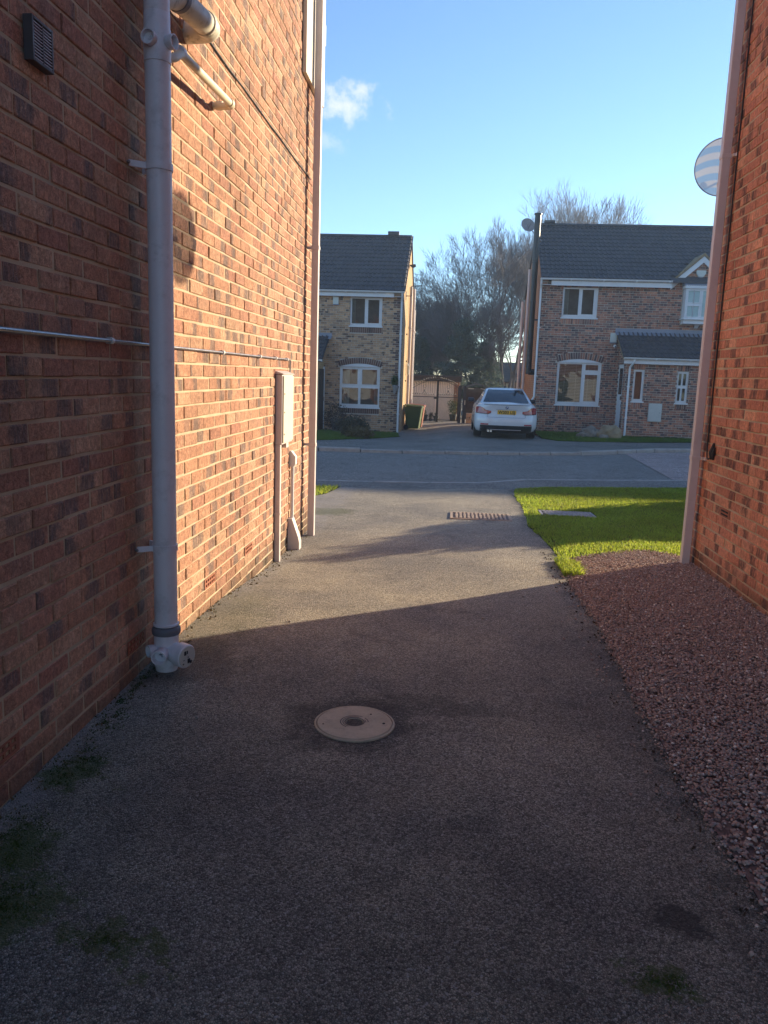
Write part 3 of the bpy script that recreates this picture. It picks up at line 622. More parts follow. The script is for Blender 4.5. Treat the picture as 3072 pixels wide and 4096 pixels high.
MB().tube([(SX, SY, 3.03), (SX+.02, 3.72, 3.11), (SX+.035, 4.235, 3.165), (-1.48, 4.25, 3.165)], .054, 28, fillet=.07).build('toilet_branch', 'pvc_mossy', sp, True)
for q, d in (((SX+.022, 3.76, 3.114), Vector((.03, 1, .10))), ((SX+.032, 4.12, 3.152), Vector((.03, 1, .10)))):
    MB().lathe(Vector(q)-d.normalized()*.02, d, [(0, .055), (.004, .060), (.036, .060), (.04, .055)], 28).build('branch_collar', 'pvc_dark' if q[1] < 4 else 'pvc_mossy', sp, True)
for z in (2.33, .622):
    mb = MB().lathe((SX, SY, z), (0, 0, 1), [(0, .0555), (0, .060), (.03, .060), (.03, .0555)], 36)
    mb.obox((SX-.058, SY-.045, z+.015), (.80, .6, 0), (-.6, .80, 0), (0, 0, 1), .058, .004, .013); mb.obox((SX-.058, SY+.045, z+.015), (.80, -.6, 0), (.6, .80, 0), (0, 0, 1), .058, .004, .013)
    c = mb.build('clip', 'pvc_grey', sp, True); MB().lathe((XL+.008, SY-.088, z+.015), (.6, -.8, 0), [(0, .007), (.012, .007), (.014, .004)], 12).build('screw', 'gunmetal', c)

gp = thing('gas_pipe', 'thin grey metal pipe running level along the left brick wall', 'pipe', (-1.428, 2, 1.583))
MB().tube([(-1.428, -1.2, 1.583), (-1.428, 3.235, 1.583)], .0088, 16).build('pipe_run', 'gunmetal', gp, True)
MB().tube([(-1.428, 3.22, 1.583), (-1.428, 6.86, 1.583), (-1.428, 6.86, 1.40)], .0072, 16, fillet=.03).build('pipe_run', 'gunmetal', gp, True)
for y in (3.225, 4.83, 5.77, 6.29, 6.72):
    mb = MB().lathe((-1.428, y-.011, 1.583), (0, 1, 0), [(0, .009), (0, .0135), (.022, .0135), (.022, .009)], 18); mb.box(-1.4445, -1.430, y-.011, y+.011, 1.570, 1.597); mb.build('pipe_clip', 'pvc_white', gp, True)
mx = thing('meter_box', 'cream meter cabinet on the sunlit brick wall beneath the metal pipe', 'meter box', (-1.41, 6.56, .88))
MB().box(-1.4415, -1.385, 6.35, 6.77, .885, 1.455, .006).build('cabinet', 'pvc_mauve', mx)
MB().prism([(-1.4415, 6.34, 1.457), (-1.4415, 6.34, 1.485), (-1.374, 6.34, 1.462), (-1.374, 6.34, 1.457)], (0, .44, 0)).build('lid', 'pvc_mauve', mx)
dr = MB().box(-1.3845, -1.3735, 6.365, 6.757, .90, 1.445, .004).build('door', 'pvc_cream', mx)
for z in (1.30, 1.15, .97): MB().box(-1.3732, -1.3700, 6.385, 6.397, z-.007, z+.007).build('door_catch', 'rust_dark', dr)
MB().box(-1.4415, -1.40, 6.60, 6.69, .84, .884).build('cable_entry', 'pvc_mauve', mx)
du = thing('cable_duct', 'square cream duct dropping from the meter cabinet to the ground', 'duct', (-1.42, 6.38, -.1))
MB().box(-1.4415, -1.398, 6.355, 6.405, -.16, .884, .003).build('duct', 'pvc_mauve', du); MB().box(-1.4417, -1.394, 6.345, 6.415, .30, .318).build('clip', 'pvc_mauve', du)
ri = thing('service_riser', 'slim white service pipe with hooded top and flared foot beside the meter cabinet', 'pipe', (-1.41, 6.95, -.12))
MB().tube([(-1.418, 6.965, .12), (-1.418, 6.965, .68)], .016, 14).build('riser', 'pvc_white', ri, True)
MB().prism([(-1.4415, 6.93, .64), (-1.4415, 6.93, .78), (-1.425, 6.93, .78), (-1.385, 6.93, .73), (-1.385, 6.93, .66), (-1.40, 6.93, .64)], (0, .07, 0)).build('hood', 'pvc_white', ri)
MB().prism([(-1.4415, 6.90, .17), (-1.405, 6.90, .17), (-1.345, 6.90, 0.0), (-1.335, 6.90, -.05), (-1.335, 6.90, -.17), (-1.4415, 6.90, -.17)], (0, .10, 0)).build('foot', 'pvc_mauve', ri)
dl = thing('downpipe', 'square mauve downpipe at the far corner of the left house', 'downpipe', (-1.357, 7.63, -.12))
MB().box(-1.390, -1.325, 7.60, 7.665, -.15, 5.2, .004).build('pipe', 'pvc_mauve', dl)
for z in (.765, 2.62):
    mb = MB().box(-1.394, -1.321, 7.596, 7.669, z, z+.035, .003); mb.box(-1.4415, -1.394, 7.62, 7.64, z+.006, z+.029); mb.build('clip', 'pvc_mauve', dl)
MB().tube([(-1.437, 4.25, 3.262)]+[(-1.436, 4.3+i*.35, 3.263+.004*math.sin(i*2.3)) for i in range(10)]+[(-1.436, 7.72, 3.27)], .0055, 8).build('cable', 'black_rubber', smooth=True, label='thin black cable clipped along the upper left brick wall', cat='cable')
vt = thing('wall_vent', 'dark square louvred vent grille high on the shaded left wall', 'vent', (-1.43, 2.775, 2.47))
mb = MB()
for a in ((2.651, 2.661, 2.452, 2.590), (2.777, 2.787, 2.452, 2.590), (2.661, 2.777, 2.580, 2.590), (2.661, 2.777, 2.452, 2.461)): mb.box(-1.4415, -1.409, *a, .002)
mb.build('frame', 'louvre_frame', vt); MB().box(-1.4414, -1.436, 2.661, 2.777, 2.461, 2.58).build('backing', 'void', vt); MB().box(-1.418, -1.4095, 2.717, 2.721, 2.461, 2.58).build('mullion', 'louvre_frame', vt)
for i in range(12):
    z = 2.463+i*.0098; MB().prism([(-1.428, 2.661, z+.005), (-1.4105, 2.661, z), (-1.4105, 2.661, z+.0035), (-1.428, 2.661, z+.0085)], (0, .116, 0)).build('slat', 'louvre', vt)

# ------------------------------------------------------------------ near house on the right
XR = 2.105
hr = thing('brick_house', 'orange red brick house with dark flecked bricks and mauve corner downpipe on the right', 'house', (XR, 2.3, 0))
FRW = Frame((XR, 0, 0), (0, -1, 0), (1, 0, 0))
MB().box(XR, 10.5, -2.15, 6.835, -.6, 4.78).build('wall', 'mortar', hr)
MB().box(XR-.006, 10.5, 6.836, 6.85, -.6, 4.78).build('front_wall', 'brick_sheet_red', hr)
MB().box(XR-.006, 10.5, -2.165, -2.151, -.6, 4.78).build('rear_wall', 'brick_sheet_red', hr)
MB().prism([(XR, -2.15, 4.785), (XR, 6.85, 4.785), (XR, 2.35, 8.1)], (.2, 0, 0)).build('gable', 'brick_sheet_red', hr)
gable_roof(hr, XR-.02, 10.6, -2.15, 6.85, 4.8, 8.13, over=.12)
lay(hr, course_items(FRW, -6.85, 2.15, -.403, 4.78, lambda z: [(-6.206, -5.979)] if .497 < z < .562 else [], 'brick_wirecut', off=.03))
mb = MB(); FRW.box(mb, -6.20, -5.985, -.008, .01, .497, .562); ab = mb.build('air_brick', 'terracotta', hr)
for z in (.508, .534): FRW.box(MB(), -6.17, -6.02, -.0088, -.0075, z, z+.014).build('slot', 'void', ab)
for x0, x1, z0, z1 in ((3.0, 4.5, .8, 2.1), (3.1, 4.3, 3.3, 4.4), (6.4, 7.6, 3.3, 4.4)): front_window(hr, x0, x1, 6.851, z0, z1)
MB().box(6.2, 8.5, 6.851, 6.89, -.05, 2.05).build('garage_door', 'pvc_white', hr)
dn = thing('downpipe', 'square mauve downpipe at the corner of the right house behind the gravel', 'downpipe', (2.03, 6.73, -.04))
MB().box(1.998, 2.063, 6.70, 6.765, -.08, 5.2, .004).build('pipe', 'pvc_mauve', dn)
for z in (.87, 3.23):
    mb = MB().box(1.994, 2.067, 6.696, 6.769, z, z+.032, .003); mb.box(2.067, 2.0995, 6.655, 6.70, z+.006, z+.026); mb.build('clip', 'pvc_mauve', dn)
    MB().box(2.082, 2.0995, 6.640, 6.656, z+.004, z+.028).build('lug', 'pvc_white', dn)
cb = thing('wall_cable', 'black cable beside the right downpipe curling into a wall box', 'cable', (2.09, 6.6, .9))
MB().tube([(2.092, 6.64, 4.8), (2.092, 6.645, 2.2), (2.092, 6.64, 1.15), (2.088, 6.63, .98), (2.080, 6.58, .89), (2.085, 6.53, .90), (2.092, 6.50, .94)], .0065, 8, fillet=.05).build('lead', 'black_rubber', cb, True)
mb = MB(); mb.tube([(2.088, 6.50, .90), (2.08, 6.485, .95), (2.088, 6.47, 1.03)], .02, 10, rs=[.012, .022, .008]); mb.tube([(2.09, 6.46, .90), (2.082, 6.45, .95), (2.09, 6.44, 1.0)], .012, 10, rs=[.01, .014, .006]); mb.build('entry_boot', 'black_rubber', cb, True)
di = thing('satellite_dish', 'round mesh satellite dish on the front corner of the right house', 'satellite dish', (2.16, 6.86, 3.2))
dc = Vector((2.135, 7.10, 3.265)); dax = Vector((.22, .95, .22)).normalized(); mb = MB(); nR, nA = 7, 48; da = dax.orthogonal().normalized(); db = dax.cross(da)
vs = [dc-dax*.045]; fs = []
for i in range(1, nR+1):
    r = .224*i/nR
    for k in range(nA):
        t = 2*math.pi*k/nA; vs.append(dc+(da*math.cos(t)+db*math.sin(t))*r+dax*(-.045+.045*(i/nR)**2))
fs = [(0, 1+k, 1+(k+1) % nA) for k in range(nA)]+[(1+(i-1)*nA+k, 1+i*nA+k, 1+i*nA+(k+1) % nA, 1+(i-1)*nA+(k+1) % nA) for i in range(1, nR) for k in range(nA)]
mb.add(vs, fs); dd = mb.build('reflector', 'dish_mesh', di, True)
mb = MB().tube([vs[-nA+k] for k in range(nA)]+[vs[-nA]], .004, 6); mb.build('rim', 'pvc_dark', di, True)
MB().tube([dc-dax*.05, (2.2, 7.0, 3.24), (2.22, 6.86, 3.24)], .016, 10, fillet=.04).build('bracket', 'gunmetal', di, True)
MB().tube([dc-dax*.04-Vector((0, 0, .1)), dc+dax*.22-Vector((0, 0, .16))], .009, 8).build('arm', 'gunmetal', di, True)
MB().tube([dc+dax*.26-Vector((0, 0, .14)), dc+dax*.20-Vector((0, 0, .12))], .025, 12).build('receiver', 'dirty_white', di, True)

# ------------------------------------------------------------------ covers, gravel, lawn on the near side
mc = thing('inspection_cover', 'round brown plastic inspection cover in the near tarmac', 'drain cover', (-.354, 3.128, 0))
MC = Vector((-.354, 3.128, G(-.354, 3.128)))
MB().lathe(MC, (0, 0, 1), [(-.02, .172), (.004, .172), (.006, .169), (.006, .163), (-.002, .1625)], 64).build('rim', 'cover_lid', mc, True)
lid = MB().lathe(MC, (0, 0, 1), [(-.01, .160), (.005, .160), (.008, .157), (.008, .038), (.004, .036), (.004, .001)], 64).build('lid', 'cover_lid', mc, True)
MB().lathe(MC+Vector((0, 0, .0045)), (0, 0, 1), [(0, .0355), (.001, .035)], 32).build('centre_plug', 'tarmac_drive', lid)
def arc_strip(r0, r1, a0, a1, z):
    n = max(4, int(abs(a1-a0)*16)); mb = MB(); P = [(r, a0+(a1-a0)*i/n) for r in (r0, r1) for i in range(n+1)]
    return mb.add([MC+Vector((r*math.cos(a), r*math.sin(a), z)) for r, a in P], [(i, i+1, n+2+i, n+1+i) for i in range(n)])
for r0, r1, a0, a1 in ((.0385, .0435, 0, 6.283), (.058, .0625, 1.1, 4.2), (.048, .0515, 1.3, 4.3), (.056, .0605, .1, .85), (.046, .0495, .0, .6)): arc_strip(r0, r1, a0, a1, .0088).build('groove', 'lid_groove', lid)
for r, a, s in ((.105, .95, .0045), (.125, .02, .006), (.135, 3.45, .0035)):
    MB().lathe(MC+Vector((r*math.cos(a), r*math.sin(a), .0082)), (0, 0, 1), [(0, s), (.0012, s)], 12).build('keyhole', 'void', lid)
def tread_cover(label, x0, x1, y0, y1, nx, ny, m1, m2, skew=0.0, lift=0.0):
    t = thing('drain_cover', label, 'drain cover', ((x0+x1)/2, (y0+y1)/2, G((x0+x1)/2, (y0+y1)/2)), 'rectangular iron covers')
    z = G((x0+x1)/2, (y0+y1)/2)+lift
    sl = (G((x0+x1)/2, y1)-G((x0+x1)/2, y0)); zz = lambda y: z+sl*((y-y0)/(y1-y0)-.5)
    fr_ = MB()
    for a, b, c, d in ((x0-.03, x1+.03, y0-.03, y0), (x0-.03, x1+.03, y1, y1+.03), (x0-.03, x0, y0, y1), (x1, x1+.03, y0, y1)):
        fr_.add([(a, c, zz(c)+.004), (b, c, zz(c)+.004), (b, d, zz(d)+.004), (a, d, zz(d)+.004), (a, c, zz(c)-.05), (b, c, zz(c)-.05), (b, d, zz(d)-.05), (a, d, zz(d)-.05)], [(0, 1, 2, 3), (0, 4, 5, 1), (1, 5, 6, 2), (2, 6, 7, 3), (3, 7, 4, 0)])
    fr_.build('frame', m1, t)
    MB().add([(x0+.008, y0+.008, zz(y0)), (x1-.008, y0+.008, zz(y0)), (x1-.008, y1-.008, zz(y1)), (x0+.008, y1-.008, zz(y1))], [(0, 1, 2, 3)]).build('plate', m2, t)
    w = (x1-x0-.04)/nx; h = (y1-y0-.04)/ny
    for j in range(ny):
        for i in range(nx):
            cx = x0+.02+w*(i+.5); cy = y0+.02+h*(j+.5)
            if (i+j) % 2: a, b = w*.34, h*.40
            else: a, b = w*.24, h*.46
            zc = zz(cy)+.001
            MB().add([(cx-a+skew*b, cy-b, zc), (cx+a+skew*b, cy-b, zc), (cx+a-skew*b, cy+b, zc), (cx-a-skew*b, cy+b, zc), (cx-a*.8+skew*b, cy-b*.85, zc+.008), (cx+a*.8+skew*b, cy-b*.85, zc+.008), (cx+a*.8-skew*b, cy+b*.85, zc+.008), (cx-a*.8-skew*b, cy+b*.85, zc+.008)],
                     [(4, 5, 6, 7), (0, 1, 5, 4), (1, 2, 6, 5), (2, 3, 7, 6), (3, 0, 4, 7)]).build('tread', m1, t)
tread_cover('rusty rectangular drain cover set in the driveway', .06, .71, 8.92, 9.42, 13, 3, 'rust', 'rust_dark', lift=.003)
tread_cover('grey ridged drain cover sunk in the near lawn', 1.17, 1.77, 9.53, 9.97, 13, 2, 'galv', 'rust_dark', .25, lift=.004)

def grow(name, mat, poly, n, hmin, hmax, w, lean, zoff=0.0, dens=None, parent=None, **kw):
    """short blades scattered inside a polygon"""
    P = np.array(poly); lo = P.min(0); hi = P.max(0); pts = []
    x, y = P[:, 0], P[:, 1]; x2, y2 = np.roll(x, -1), np.roll(y, -1)
    while sum(map(len, pts)) < n:
        q = lo+(hi-lo)*RNG.random((n, 2)); ins = np.zeros(len(q), bool)
        for i in range(len(P)):
            c = ((y[i] > q[:, 1]) != (y2[i] > q[:, 1])); den = (y2[i]-y[i]) or 1e-9
            ins ^= c & (q[:, 0] < (x2[i]-x[i])*(q[:, 1]-y[i])/den+x[i])
        q = q[ins]
        if dens is not None: q = q[RNG.random(len(q)) < dens(q)]
        pts.append(q)
    q = np.concatenate(pts)[:n]; n = len(q); z = Gv(q[:, 0], q[:, 1])+zoff
    h = hmin+(hmax-hmin)*RNG.random(n)**1.5; a = RNG.random(n)*6.283; b = RNG.random(n)*6.283; L = lean*h*RNG.random(n)*2; ww = w*(.6+.8*RNG.random(n))
    dx, dy = np.cos(a)*ww, np.sin(a)*ww; lx, ly = np.cos(b)*L, np.sin(b)*L
    base = np.stack([q[:, 0], q[:, 1], z], 1); up_ = np.stack([lx*.35, ly*.35, h*.6], 1); tip = np.stack([lx, ly, h], 1); d = np.stack([dx, dy, 0*dx], 1)
    V = np.stack([base-d, base+d, base+up_-d*.7, base+up_+d*.7, base+tip], 1).reshape(-1, 3); i0 = np.arange(n)[:, None]*5
    F = np.concatenate([i0+np.array([[0, 1, 3]]), i0+np.array([[0, 3, 2]]), i0+np.array([[2, 3, 4]])])
    return np_mesh(name, V, F, mat, parent, **kw)
i0 = min(range(len(edge)), key=lambda i: abs(edge[i][1]-6.55)); i1 = min(range(len(edge)), key=lambda i: abs(edge[i][1]-12.05))
GB = wob([(1.0, 6.62), (1.08, 6.77), (1.24, 6.87), (1.51, 7.08), (1.79, 7.26), (1.98, 7.2), (2.3, 7.0), (2.6, 6.86)], .03, .06, 9)
lawn_poly = GB+[(9.0, 6.86), (9.0, 14.0), (3.9, 13.15), (1.55, 12.45), (1.02, 12.1)]+edge[i0:i1][::-1]
leafmat('lawn_base', (0.045, 0.06, 0.012), (0.07, 0.085, 0.02), 0.1)
sheet('lawn', lawn_poly, -0.004, 'lawn_base', 0.5, kind='structure')
vis = [p for p in lawn_poly if p[0] < 4.6 or True]
vis = GB[:-1]+[(2.35, 6.9), (3.2, 8.6), (4.4, 12.0), (4.6, 13.35), (3.9, 13.15), (1.55, 12.45), (1.02, 12.1)]+edge[i0:i1][::-1]
def cov(q):
    d = np.where((q[:, 0] > 1.12) & (q[:, 0] < 1.82) & (q[:, 1] > 9.50) & (q[:, 1] < 10.02), 0.0, 1.0)
    nz = np.array([mnoise.noise((a*2.2, b*2.2, 0))+.6*mnoise.noise((a*7, b*7, 4)) for a, b in q])
    e = np.clip((q[:, 0]-np.interp(q[:, 1], [p[1] for p in edge], [p[0] for p in edge]))/.22, 0, 1); bd = np.clip((q[:, 1]-np.interp(q[:, 0], [1.0, 1.25, 1.5, 1.8, 2.0, 2.3], [6.65, 6.87, 7.08, 7.26, 7.2, 7.0]))/.35, 0, 1)
    return d*np.clip(.35+.65*np.minimum(e, bd)+.55*nz, .08, 1)
grow('grass', 'grass', vis, 140000, .010, .036, .0042, .5, dens=cov, label='short green lawn grass beside the driveway', cat='grass', kind='stuff')
grow('grass_thatch', 'straw', vis, 9000, .012, .045, .0032, .8, dens=cov, label='yellowed blades scattered through the near lawn', cat='grass', kind='stuff')
grow('grass_tuft', 'grass', [(.93, 6.05), (1.07, 6.05), (1.10, 6.35), (1.02, 6.7), (.92, 6.6)], 1500, .02, .07, .004, .7, label='small grass tuft at the gravel corner', cat='grass', kind='stuff')
grow('grass_litter', 'straw', GB+[(2.2, 6.75), (1.6, 6.85), (1.1, 6.55)], 2600, .01, .035, .004, 1.2, label='dead straw along the border of lawn and gravel', cat='grass', kind='stuff')
ll = [(-1.62, 11.55), (-1.66, 11.1), (-1.70, 10.75), (-1.85, 10.4), (-3, 10.0), (-4, 11.2)]
sheet('verge', ll, .004, 'lawn_base', .5, kind='structure')
grow('verge_grass', 'grass', ll, 5000, .02, .06, .005, .6, label='small patch of verge grass past the left house corner', cat='grass', kind='stuff')
def pebbles():
    ico = bmesh.new(); bmesh.ops.create_icosphere(ico, subdivisions=1, radius=1); v1 = np.array([v.co[:] for v in ico.verts]); f1 = np.array([[v.index for v in f.verts] for f in ico.faces]); ico.free()
    ico = bmesh.new(); bmesh.ops.create_icosphere(ico, subdivisions=2, radius=1); v2 = np.array([v.co[:] for v in ico.verts]); f2 = np.array([[v.index for v in f.verts] for f in ico.faces]); ico.free()
    ys_ = np.array([p[1] for p in edge]); xs_ = np.array([p[0] for p in edge])
    for nm, tv, tf, y0, y1, n, s0, s1 in (('gravel', v2, f2, 1.6, 2.7, 8500, .0036, .0086), ('gravel', v1, f1, 2.7, 7.3, 56000, .0036, .0082)):
        q = np.stack([.66+1.49*RNG.random(int(n*2.4)), y0+(y1-y0)*RNG.random(int(n*2.4))], 1)
        ex = np.interp(q[:, 1], ys_, xs_); top = np.interp(q[:, 0], [.9, 1.0, 1.25, 1.5, 1.8, 2.0, 2.2], [6.1, 6.62, 6.86, 7.08, 7.26, 7.18, 7.0])
        pr = np.maximum(np.clip((q[:, 0]-(ex-.035))/.05, 0, 1), .035*np.clip((q[:, 0]-(ex-.30))/.30, 0, 1)**2)*np.clip((top-q[:, 1])/.22+.35, .0, 1)
        q = q[(RNG.random(len(q)) < pr) & (q[:, 0] < 2.105)][:n]; n = len(q)
        s = s0+(s1-s0)*RNG.random(n)**1.6; sq = np.stack([1+.5*(RNG.random(n)-.3), .85+.3*RNG.random(n), .55+.3*RNG.random(n)], 1)*s[:, None]; an = RNG.random(n)*6.283; tl = (RNG.random(n)-.5)*.9
        v = tv[None]*(1+.16*RNG.standard_normal((n, len(tv), 1)))*sq[:, None]
        x, y, z = v[..., 0], v[..., 1], v[..., 2]; x, z = x*np.cos(tl)[:, None]-z*np.sin(tl)[:, None], x*np.sin(tl)[:, None]+z*np.cos(tl)[:, None]
        x, y = x*np.cos(an)[:, None]-y*np.sin(an)[:, None], x*np.sin(an)[:, None]+y*np.cos(an)[:, None]
        hgt = Gv(q[:, 0], q[:, 1])+.014*np.clip((q[:, 0]-np.interp(q[:, 1], ys_, xs_))/.15, 0, 1)+RNG.random(n)*.010+s*.2
        V = np.stack([x+q[:, :1], y+q[:, 1:], z+hgt[:, None]], -1).reshape(-1, 3); F = (tf[None]+(np.arange(n)*len(tv))[:, None, None]).reshape(-1, 3)
        yield V, F
parts = list(pebbles()); V = np.concatenate([p[0] for p in parts]); F = np.concatenate([parts[0][1], parts[1][1]+len(parts[0][0])])
np_mesh('gravel', V, F, 'pebble', smooth=True, label='bed of small plum red gravel along the right house', cat='gravel', kind='stuff')
plain('gravel_bed_soil', (0.17, 0.115, 0.10), 0.95, var=0.4, scale=30, bump=0.9, bscale=90)
sheet('gravel_bed', [p for p in edge if p[1] < 6.7]+GB+[(2.2, 6.9), (2.2, -6)], 0.004, 'gravel_bed_soil', .5, kind='structure')
leafmat('moss', (0.05, 0.085, 0.012), (0.11, 0.15, 0.03), 0.25)
MC_ = [(-1.33, 2.60, .07, .12), (-1.31, 2.12, .08, .14), (-1.20, 1.86, .10, .10), (-1.36, 3.0, .04, .16), (-.84, 1.77, .07, .04), (.6, 1.8, .05, .035), (-1.40, 3.3, .02, .3)]
def mossy(q):
    g = np.zeros(len(q))
    for cx, cy, sx, sy in MC_: g = np.maximum(g, np.exp(-(((q[:, 0]-cx)/sx)**2+((q[:, 1]-cy)/sy)**2)))
    nz = np.array([mnoise.noise((a*22.0, b*22.0, 2))+.6*mnoise.noise((a*60, b*60, 6)) for a, b in q]); return g*np.clip(.35+1.1*nz, .02, 1)
grow('moss', 'moss', [(-1.44, 1.5), (.8, 1.5), (.8, 2.0), (-.6, 2.1), (-1.0, 3.0), (-1.3, 4.2), (-1.44, 4.2)], 5200, .002, .007, .0022, .9, dens=mossy, label='thin dark green moss clumps on the tarmac by the left wall', cat='moss', kind='stuff')
n = 420; yy = 1.9+5.9*RNG.random(n); xx = -1.435+.09*RNG.random(n)**2.2; q = np.stack([xx, yy, Gv(xx, yy)+.004], 1)
leaves('wall_litter', 'straw', q, .008, aspect=.6, label='leaf crumbs and grit along the foot of the left wall', cat='litter', kind='stuff')
n = 240; aa = RNG.random(n); yy = 2.0+5.0*RNG.random(n); xx = np.interp(yy, [p[1] for p in edge], [p[0] for p in edge])-.02-.12*aa**2; q = np.stack([xx, yy, Gv(xx, yy)+.004], 1)
leaves('edge_litter', 'shrub_brown', q, .009, aspect=.6, label='brown leaf crumbs where the tarmac meets the gravel', cat='litter', kind='stuff')
pb = plain('stone_grey', (0.32, 0.29, 0.26), 0.85)
for x, y, s, lb in ((-1.02, 3.06, .009, 'small pale stone lying between the soil pipe foot and the round cover'), (.05, 2.14, .007, 'tiny white stone lying alone on the near tarmac'), (.25, 4.75, .010, 'dark crumb of stone just inside the shadow edge on the drive'),
                (.55, 5.35, .010, 'dark pebble on the sunlit drive near the gravel corner'), (-.9, 4.4, .009, 'yellowish stone near the sunlit foot of the left wall')):
    bm = bmesh.new(); bmesh.ops.create_icosphere(bm, subdivisions=2, radius=s)
    for v in bm.verts: v.co *= 1+.25*mnoise.noise(v.co*180+Vector((x*9, y*9, 0))); v.co.z *= .7
    MB().bm(bm, Matrix.Translation((x, y, G(x, y)+s*.35))).build('loose_stone', 'stone_grey', smooth=True, label=lb, cat='stone', group='loose stones on the driveway')

# ------------------------------------------------------------------ houses across the road
def window(parent, fr, outer, panes, rec=.055, sill=True, head=None, curtains=(), blinds=(), backing=None, fmat='pvc_white', depth=.5):
    u0, u1, z0, z1 = outer; mb = MB(); us = sorted({u0, u1, *[p[0] for p in panes], *[p[1] for p in panes]}); zs = sorted({z0, z1, *[p[2] for p in panes], *[p[3] for p in panes]})
    ins = lambda u, z: any(p[0] < u < p[1] and p[2] < z < p[3] for p in panes)
    for a, b in zip(us, us[1:]):
        for c, d in zip(zs, zs[1:]):
            if not ins((a+b)/2, (c+d)/2): mb.add([fr.p(a, rec, c), fr.p(b, rec, c), fr.p(b, rec, d), fr.p(a, rec, d)], [(0, 1, 2, 3)])
    for a, b, c, d in panes:
        for (p0, q0), (p1, q1) in (((a, c), (a, d)), ((a, d), (b, d)), ((b, d), (b, c)), ((b, c), (a, c))):
            mb.add([fr.p(p0, rec, q0), fr.p(p1, rec, q1), fr.p(p1, rec+.03, q1), fr.p(p0, rec+.03, q0)], [(0, 1, 2, 3)])
        e = .028                                       # sash bead round each light, proud of the frame
        for s in ((a-e, b+e, c-e, c), (a-e, b+e, d, d+e), (a-e, a, c, d), (b, b+e, c, d)): fr.box(mb, s[0], s[1], rec-.014, rec, s[2], s[3])
    w = mb.build('window', fmat, parent)
    for a, b, c, d in panes:
        pn = MB().add([fr.p(a, rec+.02, c), fr.p(b, rec+.02, c), fr.p(b, rec+.02, d), fr.p(a, rec+.02, d)], [(0, 1, 2, 3)]).build('pane', 'glass' if backing is None else backing, w)
    if sill: fr.box(MB(), u0-.03, u1+.03, -.045, rec, z0-.045, z0, .004).build('sill', fmat, w)
    rm = MB(); D = depth
    for q in ([(u0, .09, z0), (u0, D, z0), (u0, D, z1), (u0, .09, z1)], [(u1, .09, z0), (u1, D, z0), (u1, D, z1), (u1, .09, z1)], [(u0, .09, z0), (u1, .09, z0), (u1, D, z0), (u0, D, z0)], [(u0, .09, z1), (u1, .09, z1), (u1, D, z1), (u0, D, z1)], [(u0, D, z0), (u1, D, z0), (u1, D, z1), (u0, D, z1)]):
        rm.add([fr.p(*p) for p in q], [(0, 1, 2, 3)])
    rm.build('room', 'room_wall', w)
    for a, b, c, d in curtains:
        n = 14; mb = MB().add([fr.p(a+(b-a)*i/n, .20+.02*math.sin(i*2.2), z) for z in (c, d) for i in range(n+1)], [(i, i+1, n+2+i, n+1+i) for i in range(n)]); mb.build('curtain', 'curtain', w)
    for a, b, c, d in blinds:
        mb = MB(); z = c
        while z < d: mb.add([fr.p(a, .13, z), fr.p(b, .13, z), fr.p(b, .105, z+.026), fr.p(a, .105, z+.026)], [(0, 1, 2, 3)]); z += .05
        for u in (a+(b-a)*.25, a+(b-a)*.75): fr.box(mb, u, u+.016, .102, .104, c, d)
        mb.build('blind', 'blind_slat', w)
    return w
def arc_head(parent, fr, u0, u1, zs, rise, mat='pvc_white'):
    h = (u1-u0)/2; r = (h*h+rise*rise)/(2*rise); cu = (u0+u1)/2; cz = zs+rise-r; n = 14
    P = [fr.p(u0, -.003, zs), fr.p(u1, -.003, zs)]+[fr.p(cu+h*(1-2*i/n), -.003, cz+math.sqrt(max(0, r*r-(h*(1-2*i/n))**2))) for i in range(1, n)]
    MB().prism(P, fr.i*.002).build('arched_head', mat, parent); return (cu, cz, r)
def gutter(parent, x0, x1, y, z, mat='pvc_white', r=.055):
    n = 8; mb = MB(); P = [(0, 0)]; prof = [(r*math.cos(math.pi*(1+i/n)), r*math.sin(math.pi*(1+i/n))) for i in range(n+1)]
    for x in (x0, x1): mb.v += [(x, y+a, z+b) for a, b in prof]
    mb.f += [(i, i+1, n+2+i, n+1+i) for i in range(n)]+[tuple(range(n+1)), tuple(range(n+1, 2*n+2))]
    mb.box(x0, x1, y-r-.004, y-r+.004, z-.004, z+.006); g = mb.build('gutter', mat, parent)
    x = x0+1.0
    while x < x1: MB().box(x-.02, x+.02, y-r-.008, y+r, z-r-.008, z-.01, .003).build('gutter_bracket', mat, g); x += 1.05
    return g

# ---- right of the drive
YR = 27.408; FR = Frame((0, YR, 0), (1, 0, 0), (0, 1, 0)); RX0, RX1, RD = 2.78, 13.2, 6.2
ho = thing('brick_house', 'brown brick house across the road with slate grey tiled roof and lean-to porch', 'house', (4, YR, -.3))
hole1 = (3.47, 4.63, 3.575, 4.565); hole2 = (3.45, 4.92, .69, 2.10); bayhole = (7.36, 8.50, 3.60, 4.58)
panel_wall(FR, RX0, RX1, -.6, 4.72, [hole1, hole2, bayhole], .09, 'mortar_grey', ho)
MB().box(RX0, RX0+.2, YR+.09, YR+RD, -.6, 4.72).build('side_wall', 'brick_sheet_orange', ho); MB().box(RX1-.2, RX1, YR+.09, YR+RD, -.6, 4.72).build('side_wall', 'brick_sheet_orange', ho)
MB().box(RX0, RX1, YR+RD, YR+RD+.1, -.6, 4.72).build('rear_wall', 'brick_sheet_brown', ho)
ZR = 7.07; YM = YR+3.1
for x in (RX0, RX1-.2): MB().prism([(x, YR, 4.722), (x, YR+RD, 4.722), (x, YM, ZR-.06)], (.2, 0, 0)).build('gable', 'brick_sheet_orange', ho)
